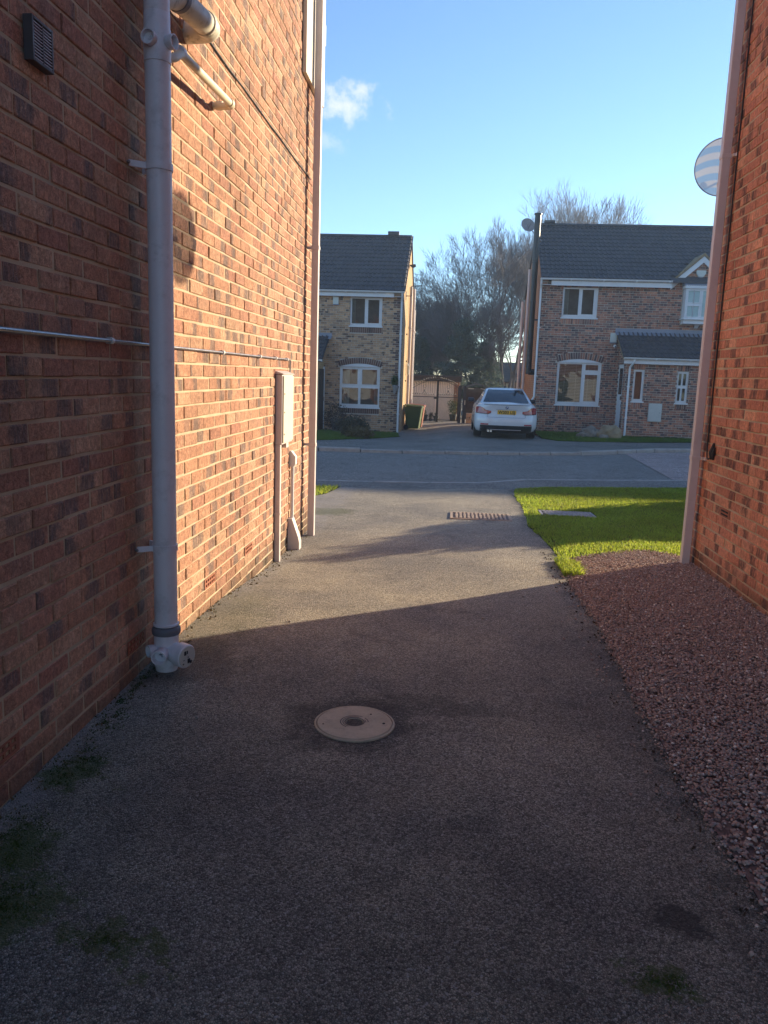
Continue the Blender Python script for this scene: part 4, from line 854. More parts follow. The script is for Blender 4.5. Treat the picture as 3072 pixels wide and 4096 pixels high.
cu, cz, ra = arc_head(ho, FR, 3.45, 4.92, 2.10, .115)
def cutR(z):
    g = []
    if hole1[2]-.22 < z < hole1[3]: g.append((hole1[0]-(0 if z > hole1[2]-.04 else .0), hole1[1]))
    if z < .69 and z > .47: g.append((3.47, 4.90))
    if .69 <= z < 2.10: g.append((3.45, 4.92))
    if z >= 2.10:
        rr = ra+.225
        if abs(z-cz) < rr:
            h = math.sqrt(rr*rr-(z-cz)**2); h = min(h, .77)
            if z < 2.44 and h > 0 and z-cz < rr: g.append((cu-h, cu+h))
    if 3.42 < z < 4.62: g.append((7.34, 8.52))
    if z < 3.20: g.append((5.5+(0 if z < 2.25 else (z-2.25)*.0), 8.9))
    return g
itR = course_items(FR, RX0, 12.0, -.40, 4.70, cutR, 'brick_brown', off=.05)
itR += soldiers(FR, 3.47, 4.63, 3.53, .17, 'brick_brown')+soldiers(FR, 3.47, 4.90, .645, .17, 'brick_brown')+soldiers(FR, cu-.75, cu+.75, 0, .215, 'brick_brown', arc=(cu, cz, ra+.006))
lay(ho, itR)
w1 = window(ho, FR, hole1, [(3.53, 4.01, 3.665, 4.50), (4.12, 4.50, 3.69, 4.49)], curtains=[(3.48, 3.70, 3.6, 4.56)])
w2 = window(ho, FR, hole2, [(3.53, 4.285, .78, 2.05), (4.40, 4.82, 1.86, 2.04), (4.40, 4.81, .82, 1.71)], blinds=[(3.53, 4.29, .76, 2.06), (4.40, 4.82, .8, 2.05)])
# roof
sl = Vector((0, 3.35, ZR-4.72)); sn = sl.normalized(); nn = Vector((0, -sn.z, sn.y)); E0 = Vector((RX0-.06, YR-.25, 4.72-.10))
rf = MB().prism([(RX0-.05, YR-.25, 4.80), (RX0-.05, YM, ZR-.01), (RX0-.05, YR+RD+.25, 4.80), (RX0-.05, YR+RD+.25, 4.74), (RX0-.05, YM, ZR-.09), (RX0-.05, YR-.25, 4.74)], (RX1-RX0+.1, 0, 0)).build('roof', 'roof_tile', ho)
gx, gap_z = 7.91, 5.70                                  # feature gable over the bay
def in_gablet(m): return abs(m.x-gx) < (gap_z-m.z)/.92+.02 and m.z < gap_z-.02
L_ = math.hypot(YM-(YR-.27), ZR-4.80); S_ = Vector((0, YM-(YR-.27), ZR-4.80)).normalized(); N_ = Vector((0, -S_.z, S_.y))
roof_tiles(rf, (RX0-.08, YR-.27, 4.805), (1, 0, 0), S_, N_, RX1-RX0+.16, L_+.02, 14, 'roof_tile', in_gablet)
n = 24
for i in range(n):
    x = RX0-.06+i*(RX1-RX0+.12)/n; w = (RX1-RX0+.12)/n; P = [(x, YM+.13*math.cos(a), ZR-.02+.10*math.sin(a)) for a in [math.pi*k/6 for k in range(7)]]
    MB().prism(P, (w-.008, 0, 0)).build('ridge_tile', 'roof_tile', rf)
MB().box(3.02, 3.40, YM-.12, YM+.12, ZR+.07, ZR+.16, .01).build('ridge_vent', 'roof_tile_brown', rf)
MB().box(3.05, 6.93, YR-.20, YR-.175, 4.58, 4.738).build('fascia', 'pvc_white', ho); MB().box(RX0, 6.93, YR-.175, YR-.009, 4.60, 4.615).build('soffit', 'pvc_white', ho)
gutter(ho, 2.68, 6.92, YR-.262, 4.795)
# feature gable: brick face, boards, little roof
gt = MB().prism([(6.99, YR, 4.722), (8.83, YR, 4.722), (gx, YR, 5.52)], (0, .15, 0)).build('feature_gable', 'mortar_grey', ho)
lay(ho, course_items(Frame((0, YR-.0, 0), (1, 0, 0), (0, 1, 0)), 6.99, 8.83, 4.70, 5.45, lambda z: [(0, gx-max(0, (5.47-z)/.90)), (gx+max(0, (5.47-z)/.90), 99)], 'brick_brown'), name='brick', rest='brick_mass')
for s in (-1, 1):
    d = Vector((s, 0, -.90)).normalized(); up2 = Vector((.90*s, 0, 1)).normalized()
    P0 = Vector((gx, YR-.06, 5.62)); L = 1.33
    MB().prism([P0+Vector((0, 0, .0)), P0+d*L, P0+d*L-Vector((0, 0, .20)), P0-Vector((0, 0, .20))], (0, .025, 0)).build('barge_board', 'pvc_white', ho)
    MB().prism([P0+Vector((0, -.03, .02)), P0+d*(L+.05)+Vector((0, -.03, .02)), P0+d*(L+.05)+Vector((0, -.03, .09)), P0+Vector((0, -.03, .10))], (0, 1.75, 0)).build('gable_roof', 'sandstone', ho)
# oriel bay
FB = Frame((0, YR-.36, 0), (1, 0, 0), (0, 1, 0)); by = MB().box(7.36, 8.50, YR-.34, YR-.01, 3.45, 3.58).build('bay', 'pvc_white', ho)
MB().box(7.29, 8.57, YR-.42, YR-.01, 3.575, 3.61, .006).build('bay_sill', 'pvc_white', by); MB().box(7.32, 8.54, YR-.40, YR-.01, 4.56, 4.66, .006).build('bay_cornice', 'pvc_white', by)
MB().prism([(7.30, YR-.40, 4.66), (7.30, YR-.40, 4.69), (7.30, YR-.012, 4.78), (7.30, YR-.012, 4.66)], (1.26, 0, 0)).build('bay_roof', 'lead', by)
for i in range(18): MB().tube([(7.32+i*.07, YR-.41, 4.672), (7.32+i*.07, YR-.38, 4.672)], .026, 8).build('roof_drip', 'lead', by)
window(ho, FB, (7.38, 8.48, 3.61, 4.56), [(7.44, 7.60, 3.68, 4.01), (7.64, 7.80, 3.68, 4.01), (7.44, 7.60, 4.13, 4.49), (7.64, 7.80, 4.13, 4.49), (7.90, 8.16, 3.68, 4.49), (8.20, 8.42, 3.68, 4.49)], rec=.02, sill=False, backing='obscure', depth=.2)
MB().box(7.362, 7.385, YR-.342, YR-.01, 3.61, 4.56).build('bay_cheek', 'pvc_white', by); MB().box(8.478, 8.498, YR-.342, YR-.01, 3.61, 4.56).build('bay_cheek', 'pvc_white', by)
MB().prism([(7.78, YR-.20, 3.45), (7.94, YR-.20, 3.45), (7.91, YR-.05, 3.33), (7.81, YR-.05, 3.33)], (0, .04, 0)).build('bay_bracket', 'pvc_white', by)
# porch
YP = 26.158; FP = Frame((0, YP, 0), (1, 0, 0), (0, 1, 0)); PX0, PX1 = 5.47, 8.95
pw = [(5.72, 6.07, .91, 1.915), (7.09, 7.45, .90, 1.90)]
panel_wall(FP, PX0, PX1, -.6, 2.22, pw, .09, 'mortar_grey', ho, 'porch_wall')
def cutP(z):
    g = [(a-.0, b) for a, b, c, d in pw if c-.20 < z < d+.0]+[(a, b) for a, b, c, d in pw if d < z < d+.16]
    return g
itP = course_items(FP, PX0, PX1, -.40, 2.16, cutP, 'brick_brown', off=.02)
for a, b, c, d in pw: itP += soldiers(FP, a, b, c-.045, .17, 'brick_brown')+soldiers(FP, a, b, d+.17, .165, 'brick_brown')
lay(ho, itP)
FPS = Frame((PX0-.001, 0, 0), (0, -1, 0), (1, 0, 0))    # porch side facing the drive
panel_wall(FPS, -YR, -YP, -.6, 2.22, [(-27.30, -26.50, -.2, 2.10)], .06, 'mortar_grey', ho, 'porch_side')
lay(ho, course_items(FPS, -YR, -YP-.008, -.40, 3.0, lambda z: ([(-27.30, -26.50)] if z < 2.10 else [])+([(-YR+1.25*(3.16-z)/.98, 99)] if z > 2.18 else []), 'brick_brown', off=.08), 40)
MB().prism([(PX0, YR-.01, 2.2), (PX0, YP+.05, 2.2), (PX0, YR-.01, 3.08)], (.1, 0, 0)).build('porch_gablet', 'mortar_grey', ho)
do = MB(); FPS.box(do, -27.30, -26.50, .02, .06, -.22, 2.10); do = do.build('door', 'pvc_white', ho)
FPS.box(MB(), -27.15, -26.65, .012, .0195, .25, .95).build('door_panel', 'pvc_white', do); FPS.box(MB(), -27.15, -26.65, .012, .0195, 1.1, 1.95).build('door_glazing', 'car_glass', do)
FPS.box(MB(), -26.60, -26.55, -.03, .0195, .92, 1.06).build('door_handle', 'chrome', do); FPS.box(MB(), -26.62, -26.54, .010, .0195, .70, .78).build('letterbox', 'black_paint', do)
FPS.box(MB(), -27.34, -26.46, -.06, .06, -.27, -.22).build('doorstep', 'pvc_white', ho)
window(ho, FP, pw[0], [(5.785, 6.0, .98, 1.85)], curtains=[])
window(ho, FP, pw[1], [(7.15, 7.235, .97, 1.36), (7.285, 7.385, .97, 1.36), (7.15, 7.235, 1.46, 1.83), (7.285, 7.385, 1.46, 1.83)])
pr_ = MB().prism([(5.33, YP-.20, 2.282), (5.33, YR-.010, 3.10), (5.33, YR-.010, 3.03), (5.33, YP-.20, 2.225)], (3.8, 0, 0)).build('porch_roof', 'roof_tile_brown', ho)
PS = Vector((0, YR-.05-(YP-.22), 3.11-2.29)); roof_tiles(pr_, (5.32, YP-.22, 2.29), (1, 0, 0), PS.normalized(), Vector((0, -PS.z, PS.y)).normalized(), 3.9, PS.length, 6, 'roof_tile_brown', maxn=80)
MB().prism([(5.28, YR-.03, 3.26), (5.28, YR-.010, 3.26), (5.28, YR-.010, 3.13), (5.28, YR-.22, 3.03), (5.28, YR-.22, 3.045), (5.28, YR-.03, 3.15)], (3.85, 0, 0)).build('flashing', 'lead', ho)
MB().box(5.36, 8.95, YP-.16, YP-.135, 2.09, 2.22).build('porch_fascia', 'pvc_white', ho); gutter(ho, 5.33, 8.95, YP-.235, 2.275)
MB().prism([(5.325, YP-.20, 2.18), (5.325, YR-.01, 3.02), (5.325, YR-.01, 3.08), (5.325, YP-.20, 2.25)], (.018, 0, 0)).build('porch_verge', 'sandstone', ho)
dp = MB().tube([(5.66, YP-.235, 2.22), (5.66, YP-.235, 2.14), (5.58, YP-.045, 1.98), (5.58, YP-.045, -.28), (5.50, YP-.13, -.30)], .034, 14, fillet=.05).build('porch_downpipe', 'pvc_white', ho, True)
for z in (.35, 1.35): MB().box(5.535, 5.625, YP-.085, YP-.009, z, z+.03).build('pipe_clip', 'pvc_white', dp)
mb = MB().tube([(2.72, YR-.26, 4.76), (2.72, YR-.20, 4.62), (2.735, YR-.05, 4.50), (2.735, YR-.05, .9), (2.66, YR-.05, .8), (2.66, YR-.05, -.25)], .034, 14, fillet=.05).build('corner_downpipe', 'pvc_white', ho, True)
for z in (3.2, 1.6): MB().box(2.69, 2.80, YR-.09, YR-.009, z, z+.03).build('pipe_clip', 'pvc_white', mb)
for y, x in ((33.35, 2.64), (31.3, 2.67)):
    mb = MB().tube([(x, y, -.3), (x, y, 4.6 if y > 33 else 5.6)], .055, 14).build('waste_stack', 'pvc_mauve', ho, True)
    MB().lathe((x, y, 2.2), (0, 0, 1), [(0, .056), (.01, .068), (.07, .068), (.08, .056)], 14).build('stack_collar', 'pvc_mauve', mb, True)
fl = thing('stove_flue', 'tall black stove flue rising up the side of the brown brick house', 'flue', (2.57, 28.2, 1.6))
MB().tube([(2.57, 28.25, 1.68), (2.57, 28.25, 7.02)], .105, 24).build('flue_pipe', 'black_paint', fl, True)
for z in (2.9, 4.1, 5.4): MB().lathe((2.57, 28.25, z), (0, 0, 1), [(0, .106), (.005, .112), (.05, .112), (.055, .106)], 24).build('flue_band', 'black_paint', fl, True)
MB().lathe((2.57, 28.25, 6.98), (0, 0, 1), [(0, .106), (.01, .13), (.05, .13), (.07, .09)], 24).build('flue_cap', 'black_paint', fl, True); MB().box(2.55, 2.79, 28.2, 28.3, 3.5, 3.55).build('bracket', 'black_paint', fl)
MB().tube([(2.57, 28.25, 1.75), (2.9, 28.25, 1.75)], .10, 16).build('flue_tee', 'black_paint', fl, True)
def dish_far(name, label, c, ax_, r, foot):
    t = thing(name, label, 'satellite dish', foot); c = Vector(c); ax_ = Vector(ax_).normalized()
    MB().lathe(c, ax_, [(-.06, .01), (-.045, r*.5), (0, r), (.006, r), (-.035, r*.5), (-.05, .01)], 28).build('reflector', 'galv', t, True)
    MB().tube([c-ax_*.05, foot], .018, 8).build('bracket', 'gunmetal', t, True); MB().tube([c-Vector((0, 0, .15)), c+ax_*.25-Vector((0, 0, .1))], .01, 6).build('arm', 'gunmetal', t)
dish_far('satellite_dish', 'small grey satellite dish beside the top of the black flue', (2.28, 28.6, 6.72), (.3, -.9, .35), .25, (2.78, 28.7, 6.2))
def alarm(label, x0, x1, z0, z1, y, nm='alarm_box', shape='box', dep=.08):
    t = thing(nm, label, 'alarm', ((x0+x1)/2, y, z0))
    if shape == 'box': MB().box(x0, x1, y-dep, y-.0005, z0, z1, .012).build('casing', 'alarm_box', t); MB().box(x0-.004, x1+.004, y-dep+.01, y-.0005, z0-.03, z0-.0005, .004).build('base', 'lead', t)
    else:
        xm = (x0+x1)/2; w = (x1-x0)/2; MB().prism([(xm-w, y-dep, z1), (xm-w, y-dep, z0+(z1-z0)*.5), (xm-w*.55, y-dep, z0), (xm+w*.55, y-dep, z0), (xm+w, y-dep, z0+(z1-z0)*.5), (xm+w, y-dep, z1)], (0, dep-.0005, 0)).build('casing', 'alarm_box', t); MB().box(xm-w*.5, xm+w*.5, y-dep+.01, y-.0005, z0-.03, z0-.0005).build('lens', 'lead', t)
YRF = YR-.0085
alarm('pale alarm box on the brown brick house above the porch end', 5.12, 5.33, 2.80, 3.10, YRF); alarm('tapered cream alarm bell box under the feature gable', 7.71, 8.0, 4.97, 5.17, YRF, 'alarm_bell', 'shield')
sc_ = thing('security_camera', 'small white dome security camera beneath the pale alarm box', 'camera', (5.30, YRF, 2.67)); MB().lathe((5.30, YRF, 2.68), (0, -1, 0), [(0, .05), (.03, .05), (.035, .045)], 18).build('base', 'pvc_white', sc_, True)
bm = bmesh.new(); bmesh.ops.create_uvsphere(bm, u_segments=18, v_segments=12, radius=.048); MB().bm(bm, Matrix.Translation((5.30, YRF-.06, 2.665))).build('eye', 'pvc_white', sc_, True); MB().lathe((5.30, YRF-.10, 2.655), (0, -1, -.1), [(0, .026), (.012, .02)], 14).build('lens', 'black_paint', sc_, True)
mt = thing('gas_meter_box', 'white meter cabinet low on the porch wall between its two windows', 'meter box', (6.48, YP, .28)); YPF = YP-.0085
MB().box(6.27, 6.69, YPF-.05, YPF, .275, .855, .006).build('cabinet', 'dirty_white', mt); MB().box(6.285, 6.675, YPF-.062, YPF-.0505, .29, .84, .004).build('door', 'dirty_white', mt); MB().box(6.62, 6.64, YPF-.068, YPF-.0625, .55, .58).build('lock', 'lead', mt)

# ---- left of the drive
YL = 28.308; FLH = Frame((0, YL, 0), (1, 0, 0), (0, 1, 0)); LX1 = -1.90; LX0 = -9.0; LD = 6.6
hb = thing('brick_house', 'buff brick house across the road with dark brick corner and sunlit gable', 'house', (-3, YL, -.56))
h1 = (-3.775, -2.635, 3.16, 4.135); h2 = (-4.085, -2.64, .31, 1.73)
panel_wall(FLH, LX0, LX1, -.8, 4.30, [h1, h2], .09, 'mortar_grey', hb)
MB().box(LX1-.2, LX1, YL+.09, YL+LD, -.8, 4.30).build('side_wall', 'brick_sheet_buff', hb); MB().box(LX0, LX1, YL+LD, YL+LD+.1, -.8, 4.30).build('rear_wall', 'brick_sheet_buff', hb); MB().box(LX0, LX0+.2, YL+.09, YL+LD, -.8, 4.3).build('side_wall', 'brick_sheet_buff', hb)
ZL = 6.74; YLM = YL+3.3
for x in (LX0, LX1-.2): MB().prism([(x, YL, 4.302), (x, YL+LD, 4.302), (x, YLM, ZL-.06)], (.2, 0, 0)).build('gable', 'brick_sheet_buff', hb)
cu2, cz2, ra2 = arc_head(hb, FLH, -4.085, -2.64, 1.73, .115)
def cutL(z):
    g = []
    if h1[2]-.23 < z < h1[3]: g.append((h1[0], h1[1]))
    if h2[2]-.23 < z < h2[2]: g.append((h2[0], h2[1]))
    if h2[2] <= z < 1.73: g.append((h2[0], h2[1]))
    if 1.73 <= z < 2.07:
        rr = ra2+.225; q = rr*rr-(z-cz2)**2
        if q > 0: g.append((cu2-min(.76, math.sqrt(q)), cu2+min(.76, math.sqrt(q))))
    return g
def matL(u, z):
    k = int((z+.6)/.225) % 2
    return 'brick_dark' if u > -2.22+(.11 if k else 0) else 'brick_buff'
itL = course_items(FLH, -6.2, LX1, -.70, 4.28, cutL, matL, off=.03)+soldiers(FLH, h1[0], h1[1], 3.115, .19, 'brick_dark')+soldiers(FLH, h2[0], h2[1], .262, .175, 'brick_dark')+soldiers(FLH, cu2-.75, cu2+.75, 0, .20, 'brick_dark', arc=(cu2, cz2, ra2+.006))
lay(hb, itL)
window(hb, FLH, h1, [(-3.715, -3.255, 3.24, 4.10), (-3.14, -2.745, 3.265, 4.065)], curtains=[(-3.77, -3.6, 3.2, 4.1)])
window(hb, FLH, h2, [(-3.995, -3.45, 1.12, 1.645), (-3.29, -2.75, 1.12, 1.645), (-4.01, -3.415, .41, .985), (-3.33, -2.705, .41, .985)], curtains=[(-4.0, -3.75, .4, 1.6), (-2.85, -2.7, .4, 1.6)])
rl = MB().prism([(LX0, YL-.25, 4.345), (LX0, YLM, ZL-.01), (LX0, YL+LD+.25, 4.345), (LX0, YL+LD+.25, 4.29), (LX0, YLM, ZL-.09), (LX0, YL-.25, 4.29)], (LX1-LX0+.05, 0, 0)).build('roof', 'roof_tile_brown', hb)
S2 = Vector((0, YLM-(YL-.27), ZL-4.35)); roof_tiles(rl, (LX1+.08-.3*15, YL-.27, 4.352), (1, 0, 0), S2.normalized(), Vector((0, -S2.z, S2.y)).normalized(), 4.5, S2.length+.02, 14, 'roof_tile_brown')
for i in range(15):
    x = -7.0+i*.342; P = [(x, YLM+.13*math.cos(a), ZL-.02+.10*math.sin(a)) for a in [math.pi*k/6 for k in range(7)]]; MB().prism(P, (.334, 0, 0)).build('ridge_tile', 'roof_tile_brown', rl)
MB().box(-2.80, -2.37, YLM-.14, YLM+.14, ZL+.04, ZL+.19, .012).build('ridge_vent', 'roof_tile_brown', rl)
MB().box(-7, -2.22, YL-.20, YL-.175, 4.15, 4.288).build('fascia', 'pvc_white', hb); MB().box(-7, LX1, YL-.175, YL-.009, 4.17, 4.185).build('soffit', 'pvc_white', hb); gutter(hb, -7, -1.85, YL-.262, 4.34)
lp = MB().tube([(-1.93, YL-.26, 4.30), (-1.93, YL-.2, 4.18), (-1.95, YL-.05, 4.05), (-1.95, YL-.05, -.62)], .036, 14, fillet=.05).build('corner_downpipe', 'pvc_white', hb, True)
for z in (2.9, 1.3, .1): MB().box(-2.0, -1.90, YL-.095, YL-.009, z, z+.03).build('pipe_clip', 'pvc_white', lp)
for y, x, z1 in ((31.6, -1.82, 4.9), (33.4, -1.80, 5.0), (34.7, -1.82, 4.25)):
    mb = MB().tube([(x, y, -.6), (x, y, z1)], .055 if y < 34.6 else .04, 14).build('waste_stack', 'pvc_mauve', hb, True); MB().lathe((x, y, 3.3), (0, 0, 1), [(0, .056), (.01, .068), (.07, .068), (.08, .056)], 14).build('stack_collar', 'pvc_mauve', mb, True)
ar = thing('aerial_bracket', 'rusty television aerial bracket on the sunlit gable', 'bracket', (-1.88, 30.6, 4.35)); MB().tube([(-1.90, 29.6, 4.35), (-1.70, 29.6, 4.35), (-1.70, 29.6, 4.70), (-1.35, 29.6, 4.72)], .018, 8).build('arm', 'iron', ar); MB().box(-1.90, -1.885, 29.5, 29.7, 4.2, 4.5).build('plate', 'iron', ar)
fl_ = thing('floodlight', 'small dark floodlight on the upper sunlit gable', 'light', (-1.88, 31.2, 5.6)); MB().prism([(-1.90, 31.2, 5.66), (-1.68, 31.2, 5.70), (-1.66, 31.2, 5.62), (-1.80, 31.2, 5.55)], (0, .18, 0)).build('head', 'black_paint', fl_); MB().box(-1.905, -1.89, 31.25, 31.35, 5.5, 5.7).build('bracket', 'black_paint', fl_)
for z, y in ((2.0, 31.0), (3.0, 30.6), (1.25, 30.9)): MB().box(-1.899, -1.86, y, y+.06, z, z+.06).build('pipe_stub', 'iron', hb)
ho_ = thing('hose_loop', 'coiled pale hose hanging on the sunlit gable', 'hose', (-1.86, 31.3, 1.6))
for k in range(3): MB().tube([(-1.84+.02*k, 31.2+.16*math.cos(a)*(1+.2*k), 1.72+.24*math.sin(a)*(1-.12*k)) for a in [2*math.pi*i/16 for i in range(17)]], .012, 6).build('coil', 'dirty_white', ho_, True)
alarm('pale alarm box beside the upper window of the buff house', -4.38, -4.18, 3.88, 4.14, YL-.0085)
# porch of the buff house
MB().box(-7.5, -4.66, 27.05, YL-.01, -.8, 1.95).build('porch_wall', 'brick_sheet_buff', hb)
pq = MB().prism([(-7.6, 26.85, 1.90), (-7.6, YL-.01, 2.74), (-7.6, YL-.01, 2.66), (-7.6, 26.85, 1.84)], (3.1, 0, 0)).build('porch_roof', 'roof_tile_brown', hb); PS2 = Vector((0, YL-.05-26.83, 2.74-1.90)); roof_tiles(pq, (-5.71, 26.82, 1.91), (1, 0, 0), PS2.normalized(), Vector((0, -PS2.z, PS2.y)).normalized(), 1.2, PS2.length, 6, 'roof_tile_brown', maxn=40)
MB().prism([(-7.6, YL-.03, 2.88), (-7.6, YL-.010, 2.88), (-7.6, YL-.010, 2.76), (-7.6, YL-.22, 2.66), (-7.6, YL-.22, 2.675), (-7.6, YL-.03, 2.77)], (3.2, 0, 0)).build('flashing', 'lead', hb)
gutter(hb, -7.6, -4.48, 26.80, 1.92)
pd = MB().box(-4.659, -4.62, 27.25, 28.05, -.5, 1.62).build('porch_door', 'timber_dark', hb); MB().box(-4.66, -4.60, 28.05, 28.13, -.5, 1.70).build('door_jamb', 'pvc_white', hb); MB().box(-4.62, -4.59, 27.9, 27.95, .5, .65).build('door_handle', 'chrome', pd)
hbk = thing('hanging_basket', 'cone hanging basket with green plant on the dark brick corner', 'basket', (-2.11, YL-.12, .85)); MB().lathe((-2.10, YL-.13, .82), (.15, 0, 1), [(0, .02), (.1, .06), (.3, .13), (.31, .12)], 16).build('basket', 'galv', hbk, True)

# ------------------------------------------------------------------ leafy and twiggy things
class Twigs:
    def __init__(s): s.a = []; s.b = []; s.ra = []; s.rb = []
    def seg(s, a, b, ra, rb): s.a.append(a); s.b.append(b); s.ra.append(ra); s.rb.append(rb)
    def build(s, name, mat, parent, n=3):
        A = np.array(s.a); B = np.array(s.b); ra = np.array(s.ra)[:, None]; rb = np.array(s.rb)[:, None]; d = B-A; d /= np.maximum(np.linalg.norm(d, axis=1), 1e-6)[:, None]
        o = np.where(np.abs(d[:, 2:3]) > .9, [[1., 0, 0]], [[0, 0, 1.]]); u = np.cross(d, o); u /= np.linalg.norm(u, axis=1)[:, None]; w = np.cross(d, u); rings = []
        for P, r in ((A, ra), (B, rb)):
            for k in range(n):
                t = 2*math.pi*k/n; rings.append(P+(u*math.cos(t)+w*math.sin(t))*r)
        V = np.stack(rings, 1).reshape(-1, 3); i0 = np.arange(len(A))[:, None]*2*n
        F = np.concatenate([i0+np.array([[k, (k+1) % n, n+(k+1) % n, n+k]]) for k in range(n)]); return np_mesh(name, V, F, mat, parent)
def bare_tree(name, label, base, height, spread, trunks, seed, mat='twig', lean=(0, 0), dens=1.0, group='bare trees beyond the houses', up=.35):
    rs = random.Random(seed); t = thing(name, label, 'tree', base, group); big = Twigs(); small = Twigs()
    def branch(p, d, L, r, lev):
        n = 4 if lev < 3 else 3; pts = [p]
        for i in range(n):
            d2 = (d+Vector((rs.gauss(0, .10), rs.gauss(0, .10), rs.gauss(0, .06)+up*.16*(lev > 0)))).normalized(); q = p+d2*(L/n); r2 = r*(1-.55*(i+1)/n) if lev else r*(1-.4*(i+1)/n)
            r1 = r*(1-.55*i/n) if lev else r*(1-.4*i/n); (big if r1 > .03 else small).seg(p[:], q[:], r1, r2); p, d = q, d2; pts.append((p, d, r2))
        if lev >= 5 or r < .0045: return
        nb = [6, 6, 6, 5, 4][lev]; nb = max(2, round(nb*dens))
        for k in range(nb):
            f = .30+.70*(k+.6*rs.random())/nb; i = min(n-1, int(f*n)); (q, dd, rr) = pts[i+1]; a = rs.random()*6.283; o = dd.orthogonal().normalized(); o = o*math.cos(a)+dd.cross(o)*math.sin(a)
            an = rs.uniform(.35, .85)*(1.1 if lev < 2 else .9)*spread; nd = (dd*math.cos(an)+o*math.sin(an)).normalized(); nd.z += .12*up; nd.normalize(); branch(q, nd, L*rs.uniform(.48, .72), max(rr*.58, .0065), lev+1)
        branch(p, d, L*.6, max(pts[-1][2]*.9, .0065), lev+1)
    for k in range(trunks):
        a = rs.random()*6.283; d = Vector((lean[0]+math.cos(a)*.16*(trunks > 1), lean[1]+math.sin(a)*.16*(trunks > 1), 1)).normalized(); branch(Vector(base)+Vector((rs.gauss(0, .25), rs.gauss(0, .25), 0))*(trunks > 1), d, height*.40*rs.uniform(.85, 1.1), height*.017/(1+.25*(trunks-1)), 0)
    if big.a: big.build('trunk', 'bark', t, 6)
    small.build('crown', mat, t, 3); return len(small.a)
cnt = [bare_tree('bare_tree', 'tall pale bare tree showing above the roof of the brown house', (7.0, 52, -.6), 13.4, .95, 3, 11, 'twig_pale', up=.70, dens=1.0),
       bare_tree('bare_tree', 'broad dark bare tree filling the gap between the houses', (3.1, 46, -.6), 11.0, .95, 4, 5, 'twig', (-.08, 0), .90),
       bare_tree('bare_tree', 'smaller bare tree leaning left behind the gate', (.9, 44.5, -.6), 8.2, .90, 3, 23, 'twig', (-.14, 0), .86),
       bare_tree('bare_tree', 'low bare tree close to the buff house corner', (-2.4, 45, -.6), 5.8, .9, 3, 31, 'twig', (.0, 0), .95),
       bare_tree('bare_tree', 'mid sized bare tree between the conifers and the buff house', (-.7, 48, -.6), 8.0, .95, 3, 41, 'twig', (.0, 0), .95)]
print('twigs', cnt)
def blob_pts(n, c, r, squash=1.0, hollow=.55, noise_s=1.0, seed=0):
    out = []
    while len(out) < n:
        d = RNG.standard_normal((n, 3)); d /= np.linalg.norm(d, axis=1)[:, None]; rr = (hollow+(1-hollow)*RNG.random(n))**.8
        for v, k in zip(d, rr):
            m = 1+.38*mnoise.noise(Vector(v)*2.2*noise_s+Vector((seed, seed*1.7, 3))); out.append((c[0]+v[0]*r[0]*k*m, c[1]+v[1]*r[1]*k*m, c[2]+v[2]*r[2]*k*m*squash))
            if len(out) >= n: break
    return np.array(out)
def conifer(label, base, h, r, n, seed, mat='conifer'):
    t = thing('conifer', label, 'tree', base, 'evergreens behind the gate'); tw = Twigs(); tw.seg(tuple(base), (base[0], base[1], base[2]+h*.92), .09, .015); pts = []; rs = random.Random(seed)
    for k in range(150):
        f = rs.random()**.8; z = base[2]+.15*h+f*h*.85; R_ = r*(1-f*.85)*rs.uniform(.6, 1.15); a = rs.random()*6.283; p0 = Vector((base[0], base[1], z)); p1 = p0+Vector((math.cos(a)*R_, math.sin(a)*R_, rs.uniform(-.12, .18)*R_)); tw.seg(p0[:], p1[:], .02, .005)
        for j in range(n//150): u = rs.random()**.6; q = p0.lerp(p1, u); pts.append((q.x+rs.gauss(0, .10), q.y+rs.gauss(0, .10), q.z+rs.gauss(0, .07)-.05*u))
    tw.build('trunk', 'bark', t, 4); leaves('crown', mat, pts, .055, t, .28)
conifer('blue green conifer behind the garage roof', (.35, 42.2, -.6), 5.0, 2.1, 42000, 2)
conifer('dull green conifer between the garage and the dark timber gate', (1.6, 43.5, -.6), 3.9, 1.7, 22000, 4); conifer('short conifer against the buff house corner', (-1.9, 43.6, -.6), 4.1, 1.5, 18000, 6)
def shrub(name, label, c, r, n, mat, leaf, stems=30, seed=1, cat='shrub', group=None, ground=None):
    t = thing(name, label, cat, (c[0], c[1], c[2]-r[2]*.8), group); tw = Twigs(); rs = random.Random(seed); b = Vector((c[0], c[1], (ground if ground is not None else c[2]-r[2]*.9)))
    for k in range(stems): tw.seg((b.x+rs.gauss(0, r[0]*.12), b.y+rs.gauss(0, r[1]*.12), b.z), (c[0]+rs.gauss(0, r[0]*.5), c[1]+rs.gauss(0, r[1]*.5), c[2]+rs.gauss(0, r[2]*.4)), .008, .003)
    tw.build('stem', 'twig', t, 3)
    q = blob_pts(n, c, r, 1.0, .45, 1.4, seed); q = q[q[:, 2] > b.z]; leaves('foliage', mat, q, leaf, t)
shrub('shrub', 'pale dried shrub on the far left lawn below the arched window', (-2.95, 23.4, -.08), (.52, .45, .34), 2600, 'shrub_grey', .035, 60, 3, ground=-.4)
shrub('shrub', 'straw coloured grass clump at the front of the dried shrub', (-2.70, 22.85, -.22), (.42, .30, .20), 1800, 'straw', .045, 40, 8, ground=-.4)
shrub('shrub', 'brown twiggy shrub against the buff house near its porch', (-4.05, 27.3, .0), (.45, .4, .5), 1500, 'shrub_brown', .03, 80, 9, ground=-.55)
